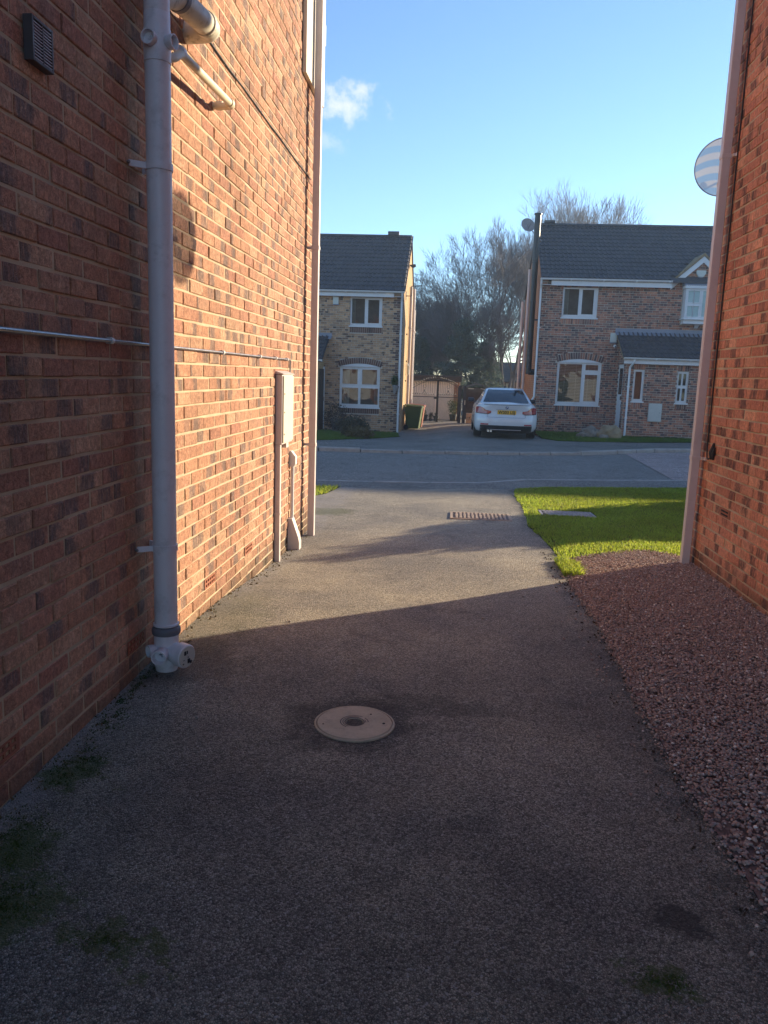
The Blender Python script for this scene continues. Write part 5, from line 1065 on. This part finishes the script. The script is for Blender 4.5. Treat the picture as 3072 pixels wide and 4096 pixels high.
q = blob_pts(700, (-2.10, YL-.15, 1.27), (.12, .10, .19), 1, .3, 1.5, 4); leaves('foliage', 'shrub_green', q, .03, hbk)
# unseen bush, added and shaped to cast the shade over the near lawn and drive
shrub('shade_bush', 'unseen round bush added to shade the near lawn and drive', (5.0, 11.55, .62), (1.0, 1.0, 1.0), 26000, 'shrub_green', .05, 50, 12, ground=-.18)

gb = [o for o in bpy.data.objects if o.name.startswith('shade_bush')][0]
bm = bmesh.new(); bmesh.ops.create_icosphere(bm, subdivisions=4, radius=1)
for v in bm.verts: d = v.co.normalized(); k = .93+.10*mnoise.noise(d*2.2); v.co = Vector((d.x*k, d.y*k, max(d.z*k, -.8)))
MB().bm(bm, Matrix.Translation((5.0, 11.55, .62))).build('solid_core', 'shrub_green', gb)  # solid core added so the bush casts a dense shadow
# ------------------------------------------------------------------ far lawns, stones, bins, pots
lfl = [(-1.66, 25.1), (-1.9, 24.2), (-2.25, 23.1), (-2.75, 22.2), (-3.25, 21.3), (-3.6, 20.8), (-9, 20.2), (-9, 28.25), (-1.95, 28.25)]
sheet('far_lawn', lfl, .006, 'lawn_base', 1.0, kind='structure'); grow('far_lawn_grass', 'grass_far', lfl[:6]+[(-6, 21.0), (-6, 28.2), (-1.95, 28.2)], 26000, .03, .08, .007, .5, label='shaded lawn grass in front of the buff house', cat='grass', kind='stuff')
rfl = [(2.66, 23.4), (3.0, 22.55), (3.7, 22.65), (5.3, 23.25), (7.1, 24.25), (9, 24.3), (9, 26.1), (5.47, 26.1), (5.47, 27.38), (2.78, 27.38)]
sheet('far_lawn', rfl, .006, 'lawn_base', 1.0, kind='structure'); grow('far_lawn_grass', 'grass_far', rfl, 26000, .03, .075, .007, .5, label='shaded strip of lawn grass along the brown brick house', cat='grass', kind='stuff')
def rock(label, c, r, seed, mat):
    bm = bmesh.new(); bmesh.ops.create_icosphere(bm, subdivisions=4, radius=1)
    for v in bm.verts:
        d = v.co.normalized(); k = 1+.28*mnoise.noise(d*1.6+Vector((seed, 0, 0)))+.10*mnoise.noise(d*4.5+Vector((0, seed, 0)))+.05*mnoise.noise(d*11); v.co = Vector((d.x*r[0]*k, d.y*r[1]*k, d.z*r[2]*k))
    MB().bm(bm, Matrix.Translation(c)).build('boulder', mat, smooth=True, label=label, cat='rock', group='boulders by the brown house')
gz = G(4.6, 24.9)
rock('grey boulder at the left of the rock group by the porch', (4.30, 24.9, gz+.10), (.33, .28, .24), 1, 'stone'); rock('rounded sandy boulder at the right of the rock group by the porch', (4.86, 24.8, gz+.13), (.36, .28, .28), 5, 'sandstone'); rock('small flat stone in front of the rock group', (4.62, 24.5, gz+.04), (.16, .12, .10), 9, 'stone'); rock('low dark stone at the far left of the rock group', (4.02, 24.8, gz+.04), (.16, .15, .12), 13, 'stone')
def wheelie(label, c, mat, rot, s=1.0):
    t = thing('wheelie_bin', label, 'bin', c, 'wheelie bins by the gable'); M = Matrix.Translation(c) @ Matrix.Rotation(rot, 4, 'Z') @ Matrix.Scale(s, 4)
    def add(mb, name, m): mb.v = [tuple(M @ Vector(v)) for v in mb.v]; return mb.build(name, m, t)
    b = MB(); bot, top = (.20, .24), (.27, .33); vs = []
    for z, (a, d) in ((.06, bot), (.86, top), (.86, (top[0]+.02, top[1]+.02)), (.90, (top[0]+.02, top[1]+.02))): vs += [(-a, -d, z), (a, -d, z), (a, d, z), (-a, d, z)]
    b.add(vs, [(0, 3, 2, 1)]+[(i*4+k, i*4+(k+1) % 4, i*4+4+(k+1) % 4, i*4+4+k) for i in range(3) for k in range(4)]); add(b, 'body', mat)
    add(MB().add([(-.30, -.37, .902), (.30, -.37, .902), (.30, .33, .93), (-.30, .33, .93), (-.26, -.32, .945), (.26, -.32, .945), (.26, .28, .985), (-.26, .28, .985)], [(0, 1, 5, 4), (1, 2, 6, 5), (2, 3, 7, 6), (3, 0, 4, 7), (4, 5, 6, 7), (0, 3, 2, 1)]), 'lid', mat)
    add(MB().tube([(-.24, .34, .93), (-.24, .42, .95), (.24, .42, .95), (.24, .34, .93)], .018, 8, fillet=.05), 'handle', mat)
    for x in (-.27, .27): add(MB().lathe((x-.025 if x < 0 else x-.025, .24, .10), (1, 0, 0), [(0, .10), (.05, .10)], 18), 'wheel', 'black_rubber')
gzb = -.57
wheelie('olive green wheelie bin against the sunlit gable', (-1.50, 30.55, gzb), 'bin_green', 1.45, .98); wheelie('brown wheelie bin half hidden behind the green bin', (-1.44, 31.45, gzb), 'bin_brown', 1.50, .98)

# ------------------------------------------------------------------ gate, garage, sheds behind
gm = thing('garage', 'pink rendered garage with dark flat roof behind the iron gate', 'garage', (-1, 38.5, -.62))
MB().box(-3.2, .30, 38.5, 43.0, -.75, 1.26).build('wall', 'render_pink', gm); MB().box(-3.3, .36, 38.30, 43.2, 1.262, 1.50).build('fascia', 'timber_dark', gm); MB().box(-3.3, .36, 38.28, 43.2, 1.502, 1.55).build('roof', 'felt', gm); MB().box(.02, .27, 38.40, 38.498, -.75, 1.258).build('pier', 'brick_sheet_orange', gm)
gt = thing('iron_gate', 'black wrought iron double gate with arched top between the houses', 'gate', (-.84, 36.8, -.6))
def topz(x): return .90+.42*max(0, 1-((x+.78)/1.15)**2)
for (a, b) in ((-1.92, -.76), (-.70, .22)):
    mb = MB()
    for x in (a, b): mb.box(x-.02, x+.02, 36.78, 36.82, -.58, topz(x)+.02)
    for z in (-.50, .55): mb.box(a, b, 36.785, 36.815, z-.016, z+.016)
    mb.tube([(a+(b-a)*i/16, 36.8, topz(a+(b-a)*i/16)) for i in range(17)], .010, 6); mb.build('leaf_frame', 'iron', gt)
    n = 11; 
    for i in range(1, n):
        x = a+(b-a)*i/n; MB().tube([(x, 36.8, -.5), (x, 36.8, topz(x)+.10)], .006, 5).build('bar', 'iron', gt); MB().lathe((x, 36.8, topz(x)+.08), (0, 0, 1), [(0, .006), (.03, .024), (.09, .003)], 8).build('finial', 'iron', gt)
        x2 = a+(b-a)*(i-.5)/n; MB().tube([(x2, 36.8, -.5), (x2, 36.8, .66)], .006, 5).build('bar', 'iron', gt); MB().lathe((x2, 36.8, .65), (0, 0, 1), [(0, .006), (.03, .022), (.08, .003)], 8).build('finial', 'iron', gt)
    cx = (a+b)/2
    for s in (-1, 1):
        for zz, f in ((.74, 1), (1.0, -1)): MB().tube([(cx+s*(.02+.10*math.sin(k*.45)*(.4+.05*k)), 36.8, zz+f*(.02*k-.10)) for k in range(9)], .006, 5).build('scroll', 'iron', gt)
    MB().lathe((cx, 36.8, .78), (0, 0, 1), [(0, .005), (.06, .03), (.12, .005)], 8).build('scroll_knot', 'iron', gt)
MB().box(-.775, -.685, 36.825, 36.87, -.58, 1.30).build('drop_post', 'iron', gt); MB().box(-.90, -.72, 36.76, 36.80, .46, .54).build('latch', 'iron', gt)
fe = thing('timber_gate', 'dark timber board gate beside the iron gate', 'gate', (1.4, 35, -.45))
for x in (.22, .42): MB().box(x, x+.13, 34.95, 35.08, -.6, 1.12).build('post', 'timber_blue', fe)
for i in range(16): MB().box(.56+i*.135, .56+i*.135+.128, 35.0, 35.022, -.02+random.uniform(-.01, .01), .86+random.uniform(-.02, .02)).build('board', 'timber_dark', fe)
MB().box(.56, 2.74, 35.03, 35.07, .15, .25).build('rail', 'timber_dark', fe); MB().box(.56, 2.74, 35.03, 35.07, .65, .75).build('rail', 'timber_dark', fe); MB().box(.50, .53, 34.93, 34.949, .30, .50).build('handle', 'dirty_white', fe)
lw = thing('low_wall', 'low sandy brick wall under the dark timber gate', 'wall', (1.6, 34.9, -.5)); FW = Frame((0, 34.8, 0), (1, 0, 0), (0, 1, 0)); MB().box(.60, 2.74, 34.8, 34.98, -.7, -.05).build('wall', 'mortar_grey', lw); lay(lw, course_items(FW, .60, 2.74, -.66, -.06, None, 'brick_buff'))
sh = thing('garden_shed', 'small shed with dark pitched roof behind the timber gate', 'shed', (1.1, 40, -.6)); MB().box(.55, 1.75, 40, 41.4, -.7, .98).build('wall', 'timber_dark', sh); MB().prism([(.42, 39.85, 1.0), (1.14, 39.85, 1.24), (1.88, 39.85, 1.0), (1.88, 39.85, .92), (1.14, 39.85, 1.16), (.42, 39.85, .92)], (0, 1.7, 0)).build('roof', 'felt', sh); MB().box(.72, 1.0, 39.83, 39.86, .93, .96).build('sign', 'dirty_white', sh)
bh = thing('summer_house', 'distant outbuilding with grey roof and timber wall beyond the white car', 'shed', (3.5, 52, -.6)); MB().box(2.3, 5.6, 52, 56, -.7, 1.3).build('wall', 'timber', bh); MB().prism([(2.0, 51.6, 1.28), (2.0, 54, 2.5), (2.0, 54, 2.58), (2.0, 51.6, 1.36)], (3.9, 0, 0)).build('roof', 'felt', bh)
MB().box(3.35, 3.9, 51.95, 51.99, .5, 1.2).build('window', 'pvc_cream', bh); MB().box(2.32, 2.75, 51.96, 51.99, -.5, 1.25).build('panel', 'timber_blue', bh)
wl = thing('washing_line', 'sagging white washing line behind the white car', 'line', (2, 39, .8)); MB().tube([(1.3+i*.25, 39, .98-.16*math.sin(math.pi*i/8)+.015*i) for i in range(9)], .008, 5).build('line', 'pvc_white', wl)
for x in (2.0, 1.55): MB().box(x, x+.05, 38.98, 39.02, .78, .98).build('peg_bag', 'pvc_white', wl)
def pot(label, c, r, h, leafn, lr, mat='shrub_green', seed=1):
    t = thing('plant_pot', label, 'plant pot', c, 'pots behind the iron gate'); MB().lathe(c, (0, 0, 1), [(0, r*.7), (h*.85, r), (h*.86, r*1.08), (h, r*1.08), (h, r*.9), (h*.9, r*.9)], 18).build('pot', 'pot', t, True)
    q = blob_pts(leafn, (c[0], c[1], c[2]+h+lr*.8), (lr*.7, lr*.7, lr), 1, .2, 1.5, seed); leaves('plant', mat, q, .04, t, .3)
pot('square dark pot of spiky shoots near the green bin', (-1.32, 37.6, -.60), .15, .28, 90, .16, seed=2); pot('brown pot in the middle of the gateway', (-.78, 37.5, -.60), .13, .25, 70, .10, seed=3); pot('low clump of grass pot beside the brown pot', (-1.02, 37.5, -.6), .09, .12, 260, .16, 'straw', 4)
pot('large pot with tall leafy shrub at the right gate post', (.02, 37.3, -.60), .17, .36, 750, .42, seed=5); pot('small pale pot beside the leafy shrub', (.28, 37.1, -.58), .08, .22, 140, .12, seed=6)

# ------------------------------------------------------------------ terrace further along, out of view, which shades the road
tr = thing('unseen_terrace', 'unseen long brick terrace further along the far side, shading the road', 'house', (26, YR, -.3))
MB().box(13.9, 48, YR, YR+RD, -.6, 4.72).build('wall', 'brick_sheet_brown', tr); MB().prism([(13.8, YR-.25, 4.58), (13.8, YM, ZR+.06), (13.8, YR+RD+.25, 4.58), (13.8, YR+RD+.25, 4.50), (13.8, YM, ZR-.02), (13.8, YR-.25, 4.50)], (34.3, 0, 0)).build('roof', 'roof_tile', tr)
MB().prism([(13.9, YR, 4.722), (13.9, YR+RD, 4.722), (13.9, YM, ZR-.06)], (.2, 0, 0)).build('gable', 'brick_sheet_brown', tr)
for i in range(7):
    for z0, z1 in ((.7, 2.1), (3.5, 4.5)):
        x = 15.5+i*4.6; wn = MB().box(x, x+1.5, YR-.02, YR-.001, z0, z1).build('window', 'pvc_white', tr); MB().box(x+.08, x+1.42, YR-.028, YR-.021, z0+.08, z1-.08).build('pane', 'car_glass', wn)
# ------------------------------------------------------------------ the white coupe
def coupe(cx, cy, cz):
    car = thing('car', 'white two door coupe parked nose in beside the brown brick house', 'car', (cx, cy, cz)); O = Vector((cx, cy, cz))
    ZL_ = [.17, .21, .30, .40, .52, .60, .68, .78, .88, .95, .985, 1.0]
    YO = [.16, .09, .02, .0, .0, .015, .055, .06, .045, .02, .03, .10]; HW = [.78, .83, .875, .887, .887, .886, .882, .868, .838, .79, .745, .70]
    yo = lambda z: float(np.interp(z, ZL_, YO)); hw = lambda z: float(np.interp(z, ZL_, HW))
    def ry(x, z): return yo(z)+.40*min(1, abs(x)/hw(z))**5
    mb = MB(); N = 25; Lf = 4.40; rows = []
    sidey = [4.05, 3.7, 3.2, 2.6, 2.0, 1.5, 1.1, .8]
    for j, (z, h) in enumerate(zip(ZL_, HW)):
        row = []
        def wid(y): return h*(1-.05*max(0, (y-3.0)/1.4)**2)
        fz = z if z < .7 else z
        drop = lambda y: -.16*max(0, (y-3.3)/1.1)**1.5*max(0, (z-.6)/.4)
        front = [(-.0, Lf), (-h*.45, Lf-.03), (-h*.75, Lf-.12), (-h*.9, Lf-.28)]
        pts = [(x, y) for x, y in front]+[(-wid(y), y) for y in sidey]
        for i in range(N): s = -1+2*i/(N-1); s = math.copysign(abs(s)**.7, s); x = s*h; pts.append((x, ry(x, z)))
        pts += [(wid(y), y) for y in sidey[::-1]]+[(-x, y) for x, y in front[::-1]]
        rows.append([(x, y, z+drop(y)) for x, y in pts])
    for k, zc in ((.55, 1.015), (.0, 1.025)): rows.append([(x*k, max(y, .12+.05*(1-k)) if y < 1 else y-(.0), zc-.16*max(0, (y-3.3)/1.1)**1.5) for x, y, z in rows[11]])
    n = len(rows[0]); V = [O+Vector(p) for r in rows for p in r]; F = [(j*n+i, j*n+i+1, (j+1)*n+i+1, (j+1)*n+i) for j in range(len(rows)-1) for i in range(n-1)]; F.append(tuple(range(n)))
    body = MB().add(V, F).build('body', 'car_white', car, True); shade(body.data, 50)
    # cabin
    def ring(hw_, y0, y1, z, nn=9):
        P = []
        for i in range(nn): s = -1+2*i/(nn-1); P.append((s*hw_, y0+.10*abs(s)**3, z))
        for i in range(nn): s = 1-2*i/(nn-1); P.append((s*hw_, y1-.12*abs(s)**3, z))
        return P
    rg = [ring(.735, .50, 3.25, .985), ring(.68, .72, 3.0, 1.10), ring(.60, 1.05, 2.72, 1.26), ring(.545, 1.32, 2.45, 1.36), ring(.49, 1.45, 2.3, 1.395), ring(.30, 1.6, 2.1, 1.41), ring(.0, 1.7, 2.0, 1.413)]
    m = len(rg[0]); V = [O+Vector(p) for r in rg for p in r]; F = [(j*m+i, j*m+(i+1) % m, (j+1)*m+(i+1) % m, (j+1)*m+i) for j in range(len(rg)-1) for i in range(m)]
    cab = MB().add(V, F).build('cabin', 'car_white', car, True); shade(cab.data, 60)
    def quad(name, c4, mat, off, parent=cab, nu=8, nv=6):
        c4 = [Vector(c) for c in c4]; V = []
        nrm = (c4[1]-c4[0]).cross(c4[3]-c4[0]).normalized()
        for j in range(nv+1):
            for i in range(nu+1):
                u, v = i/nu, j/nv; p = c4[0]*(1-u)*(1-v)+c4[1]*u*(1-v)+c4[2]*u*v+c4[3]*(1-u)*v; V.append(O+p+nrm*off-nrm*.10*0)
        return MB().add(V, [(j*(nu+1)+i, j*(nu+1)+i+1, (j+1)*(nu+1)+i+1, (j+1)*(nu+1)+i) for j in range(nv) for i in range(nu)]).build(name, mat, parent, True)
    rw = MB(); V = []                                   # rear screen follows the cabin
    for j in range(7):
        v = j/6; z = 1.005+.345*v; hw_ = float(np.interp(z, [.985, 1.10, 1.26, 1.36], [.735, .68, .60, .545]))*.90; y0 = float(np.interp(z, [.985, 1.10, 1.26, 1.36], [.50, .72, 1.05, 1.32]))
        for i in range(13): s = -1+i/6; V.append(O+Vector((s*hw_, y0+.10*abs(s*.9)**3-.012, z+.008)))
    rw.add(V, [(j*13+i, j*13+i+1, j*13+i+14, j*13+i+13) for j in range(6) for i in range(12)]).build('rear_screen', 'car_glass', cab, True)
    for s in (-1, 1): quad('side_window', [(s*.725, 1.05, 1.02), (s*.725, 2.9, 1.02), (s*.565, 2.35, 1.34), (s*.565, 1.5, 1.34)], 'car_glass', -s*.012)
    quad('windscreen', [(-.66, 3.12, 1.02), (.66, 3.12, 1.02), (.50, 2.45, 1.37), (-.50, 2.45, 1.37)], 'car_glass', .02)
    def patch(name, x0, x1, zb, zt, mat, off, nu=12, nv=4, parent=car):
        zb_ = zb if callable(zb) else (lambda s: zb); zt_ = zt if callable(zt) else (lambda s: zt); V = []
        for j in range(nv+1):
            for i in range(nu+1):
                u = i/nu; x = x0+(x1-x0)*u; z = zb_(u)+(zt_(u)-zb_(u))*j/nv; V.append(O+Vector((x*min(1, (hw(z)+off)/max(abs(x), 1e-6)) if abs(x) > hw(z) else x, ry(x, z)-off, z)))
        return MB().add(V, [(j*(nu+1)+i, j*(nu+1)+i+1, (j+1)*(nu+1)+i+1, (j+1)*(nu+1)+i) for j in range(nv) for i in range(nu)]).build(name, mat, parent, True)
    df = patch('diffuser', -.73, .73, .165, lambda u: .375-.0*u, 'black_paint', .012, 24); patch('diffuser_strip', -.42, .42, .245, .262, 'pvc_grey', .016, 10, 1, df)
    for s in (-1, 1):
        a, b = (.44, .855); xa, xb = (s*a, s*b)
        hi = lambda u: float(np.interp(u, [0, .38, .55, .75, 1], [.775, .80, .865, .89, .87])); lo = lambda u: float(np.interp(u, [0, .2, 1], [.72, .685, .70]))
        lt = patch('tail_light', xa, xb, lo, hi, 'car_red', .010, 14, 5); patch('light_rim', xa, xb, lambda u: lo(u)-.008, lambda u: lo(u)+.018, 'car_red_dark', .0125, 14, 1, lt); patch('light_bar', s*.50, s*.82, .745, .757, 'reflector', .0135, 10, 1, lt)
        patch('reflector', s*.50, s*.72, .385, .42, 'reflector', .014, 6, 1); patch('bumper_crease', s*.42, s*.78, .455, .468, 'car_white', .012, 8, 1)
        wb = .05
        for y in (.86, 3.52):
            w = MB().lathe(O+Vector((s*.665, y, .325)), (s, 0, 0), [(0, .30), (0.0, .318), (.02, .326), (.20, .326), (.222, .315), (.224, .25)], 30).build('wheel', 'black_rubber', car, True); MB().lathe(O+Vector((s*.885, y, .325)), (s, 0, 0), [(0, .245), (.006, .235), (.006, .05), (.012, .04)], 24).build('rim', 'gunmetal', w, True)
        mr_ = MB().box(-.10, .10, -.05, .06, -.065, .065, .03); mr_.v = [tuple(O+Vector((s*.955, 2.72, 1.0))+Vector(v)) for v in mr_.v]; mm = mr_.build('door_mirror', 'black_paint', car, True); MB().obox(O+Vector((s*.84, 2.74, .97)), (1, 0, 0), (0, 1, 0), (0, 0, 1), .05, .02, .012).build('mirror_arm', 'black_paint', mm)
    for x in (-.505, -.425): ex = MB().lathe(O+Vector((x, .12, .225)), (0, -1, 0), [(0, .036), (.15, .036), (.15, .030), (.05, .029)], 18).build('exhaust_pipe', 'chrome', car, True)
    patch('boot_spoiler', -.66, .66, .962, .982, 'car_white', .035, 16, 2); patch('spoiler_gap', -.64, .64, .945, .956, 'timber_blue', .006, 16, 1)
    patch('boot_seam', -.52, .52, .596, .606, 'lead', .004, 16, 1); patch('boot_seam', -.535, -.525, .60, .68, 'lead', .004, 1, 4); patch('boot_seam', .525, .535, .60, .68, 'lead', .004, 1, 4); patch('boot_handle', -.30, .30, .816, .826, 'lead', .006, 10, 1)
    pl = MB().obox(O+Vector((0, ry(0, .75)-.012, .745)), (1, 0, 0), (0, 1, 0), (0, 0, 1), .26, .006, .0555).build('number_plate', 'plate_yellow', car)
    cu_ = bpy.data.curves.new('plate_text', 'FONT'); cu_.body = 'WS03 LSJ'; cu_.align_x = 'CENTER'; cu_.align_y = 'CENTER'; cu_.size = .118; cu_.extrude = .001; cu_.space_character = 1.0; cu_.offset = .003
    tm = bpy.data.objects.new('text_source', cu_); COL.objects.link(tm); bpy.context.view_layer.update()
    me_ = bpy.data.meshes.new_from_object(tm.evaluated_get(bpy.context.evaluated_depsgraph_get())); bpy.data.objects.remove(tm)
    tx = bpy.data.objects.new('plate_text', me_); COL.objects.link(tx); me_.materials.clear(); me_.materials.append(MATS['black_paint']); tx.parent = pl; tx.location = O+Vector((0, ry(0, .75)-.0195, .742)); tx.rotation_euler = (R(90), 0, 0)
    bc = O+Vector((0, ry(0, .875)-.004, .878)); bd = MB().lathe(bc, (0, -1, 0), [(0, .042), (.006, .042), (.007, .039)], 24).build('badge', 'black_paint', car, True)
    for k in range(4):
        V = [bc+Vector((0, -.0085, 0))]+[bc+Vector((.026*math.cos(a), -.0085, .026*math.sin(a))) for a in [math.pi/2*(k+i/4) for i in range(5)]]; MB().add(V, [(0, i, i+1) for i in range(1, 5)]).build('badge_quarter', 'badge_blue' if k % 2 else 'pvc_white', bd)
    MB().prism([O+Vector((-.02, 1.55, 1.41)), O+Vector((-.02, 1.75, 1.41)), O+Vector((-.02, 1.62, 1.465))], (.04, 0, 0)).build('antenna_fin', 'black_paint', car)
    MB().box(cx-.6, cx+.6, cy+.4, cy+4.0, cz+.17, cz+.20).build('underbody', 'black_rubber', car)
coupe(1.52, 22.45, -.195)

# ------------------------------------------------------------------ thin haze volume, added mostly in place of lens glare
def haze():
    m, t = newmat('haze'); v = t.n('ShaderNodeVolumePrincipled', {'Color': (0.62, 0.80, 1.0, 1), 'Density': 0.0016, 'Anisotropy': 0.2}); t.n('ShaderNodeOutputMaterial', {'Volume': v.outputs[0]})
    o = MB().box(-60, 62, -28, 76, -1.9, 17).build('haze', 'haze'); tag(o, 'thin pale haze volume added mostly in place of lens glare', 'haze', kind='stuff')
haze()
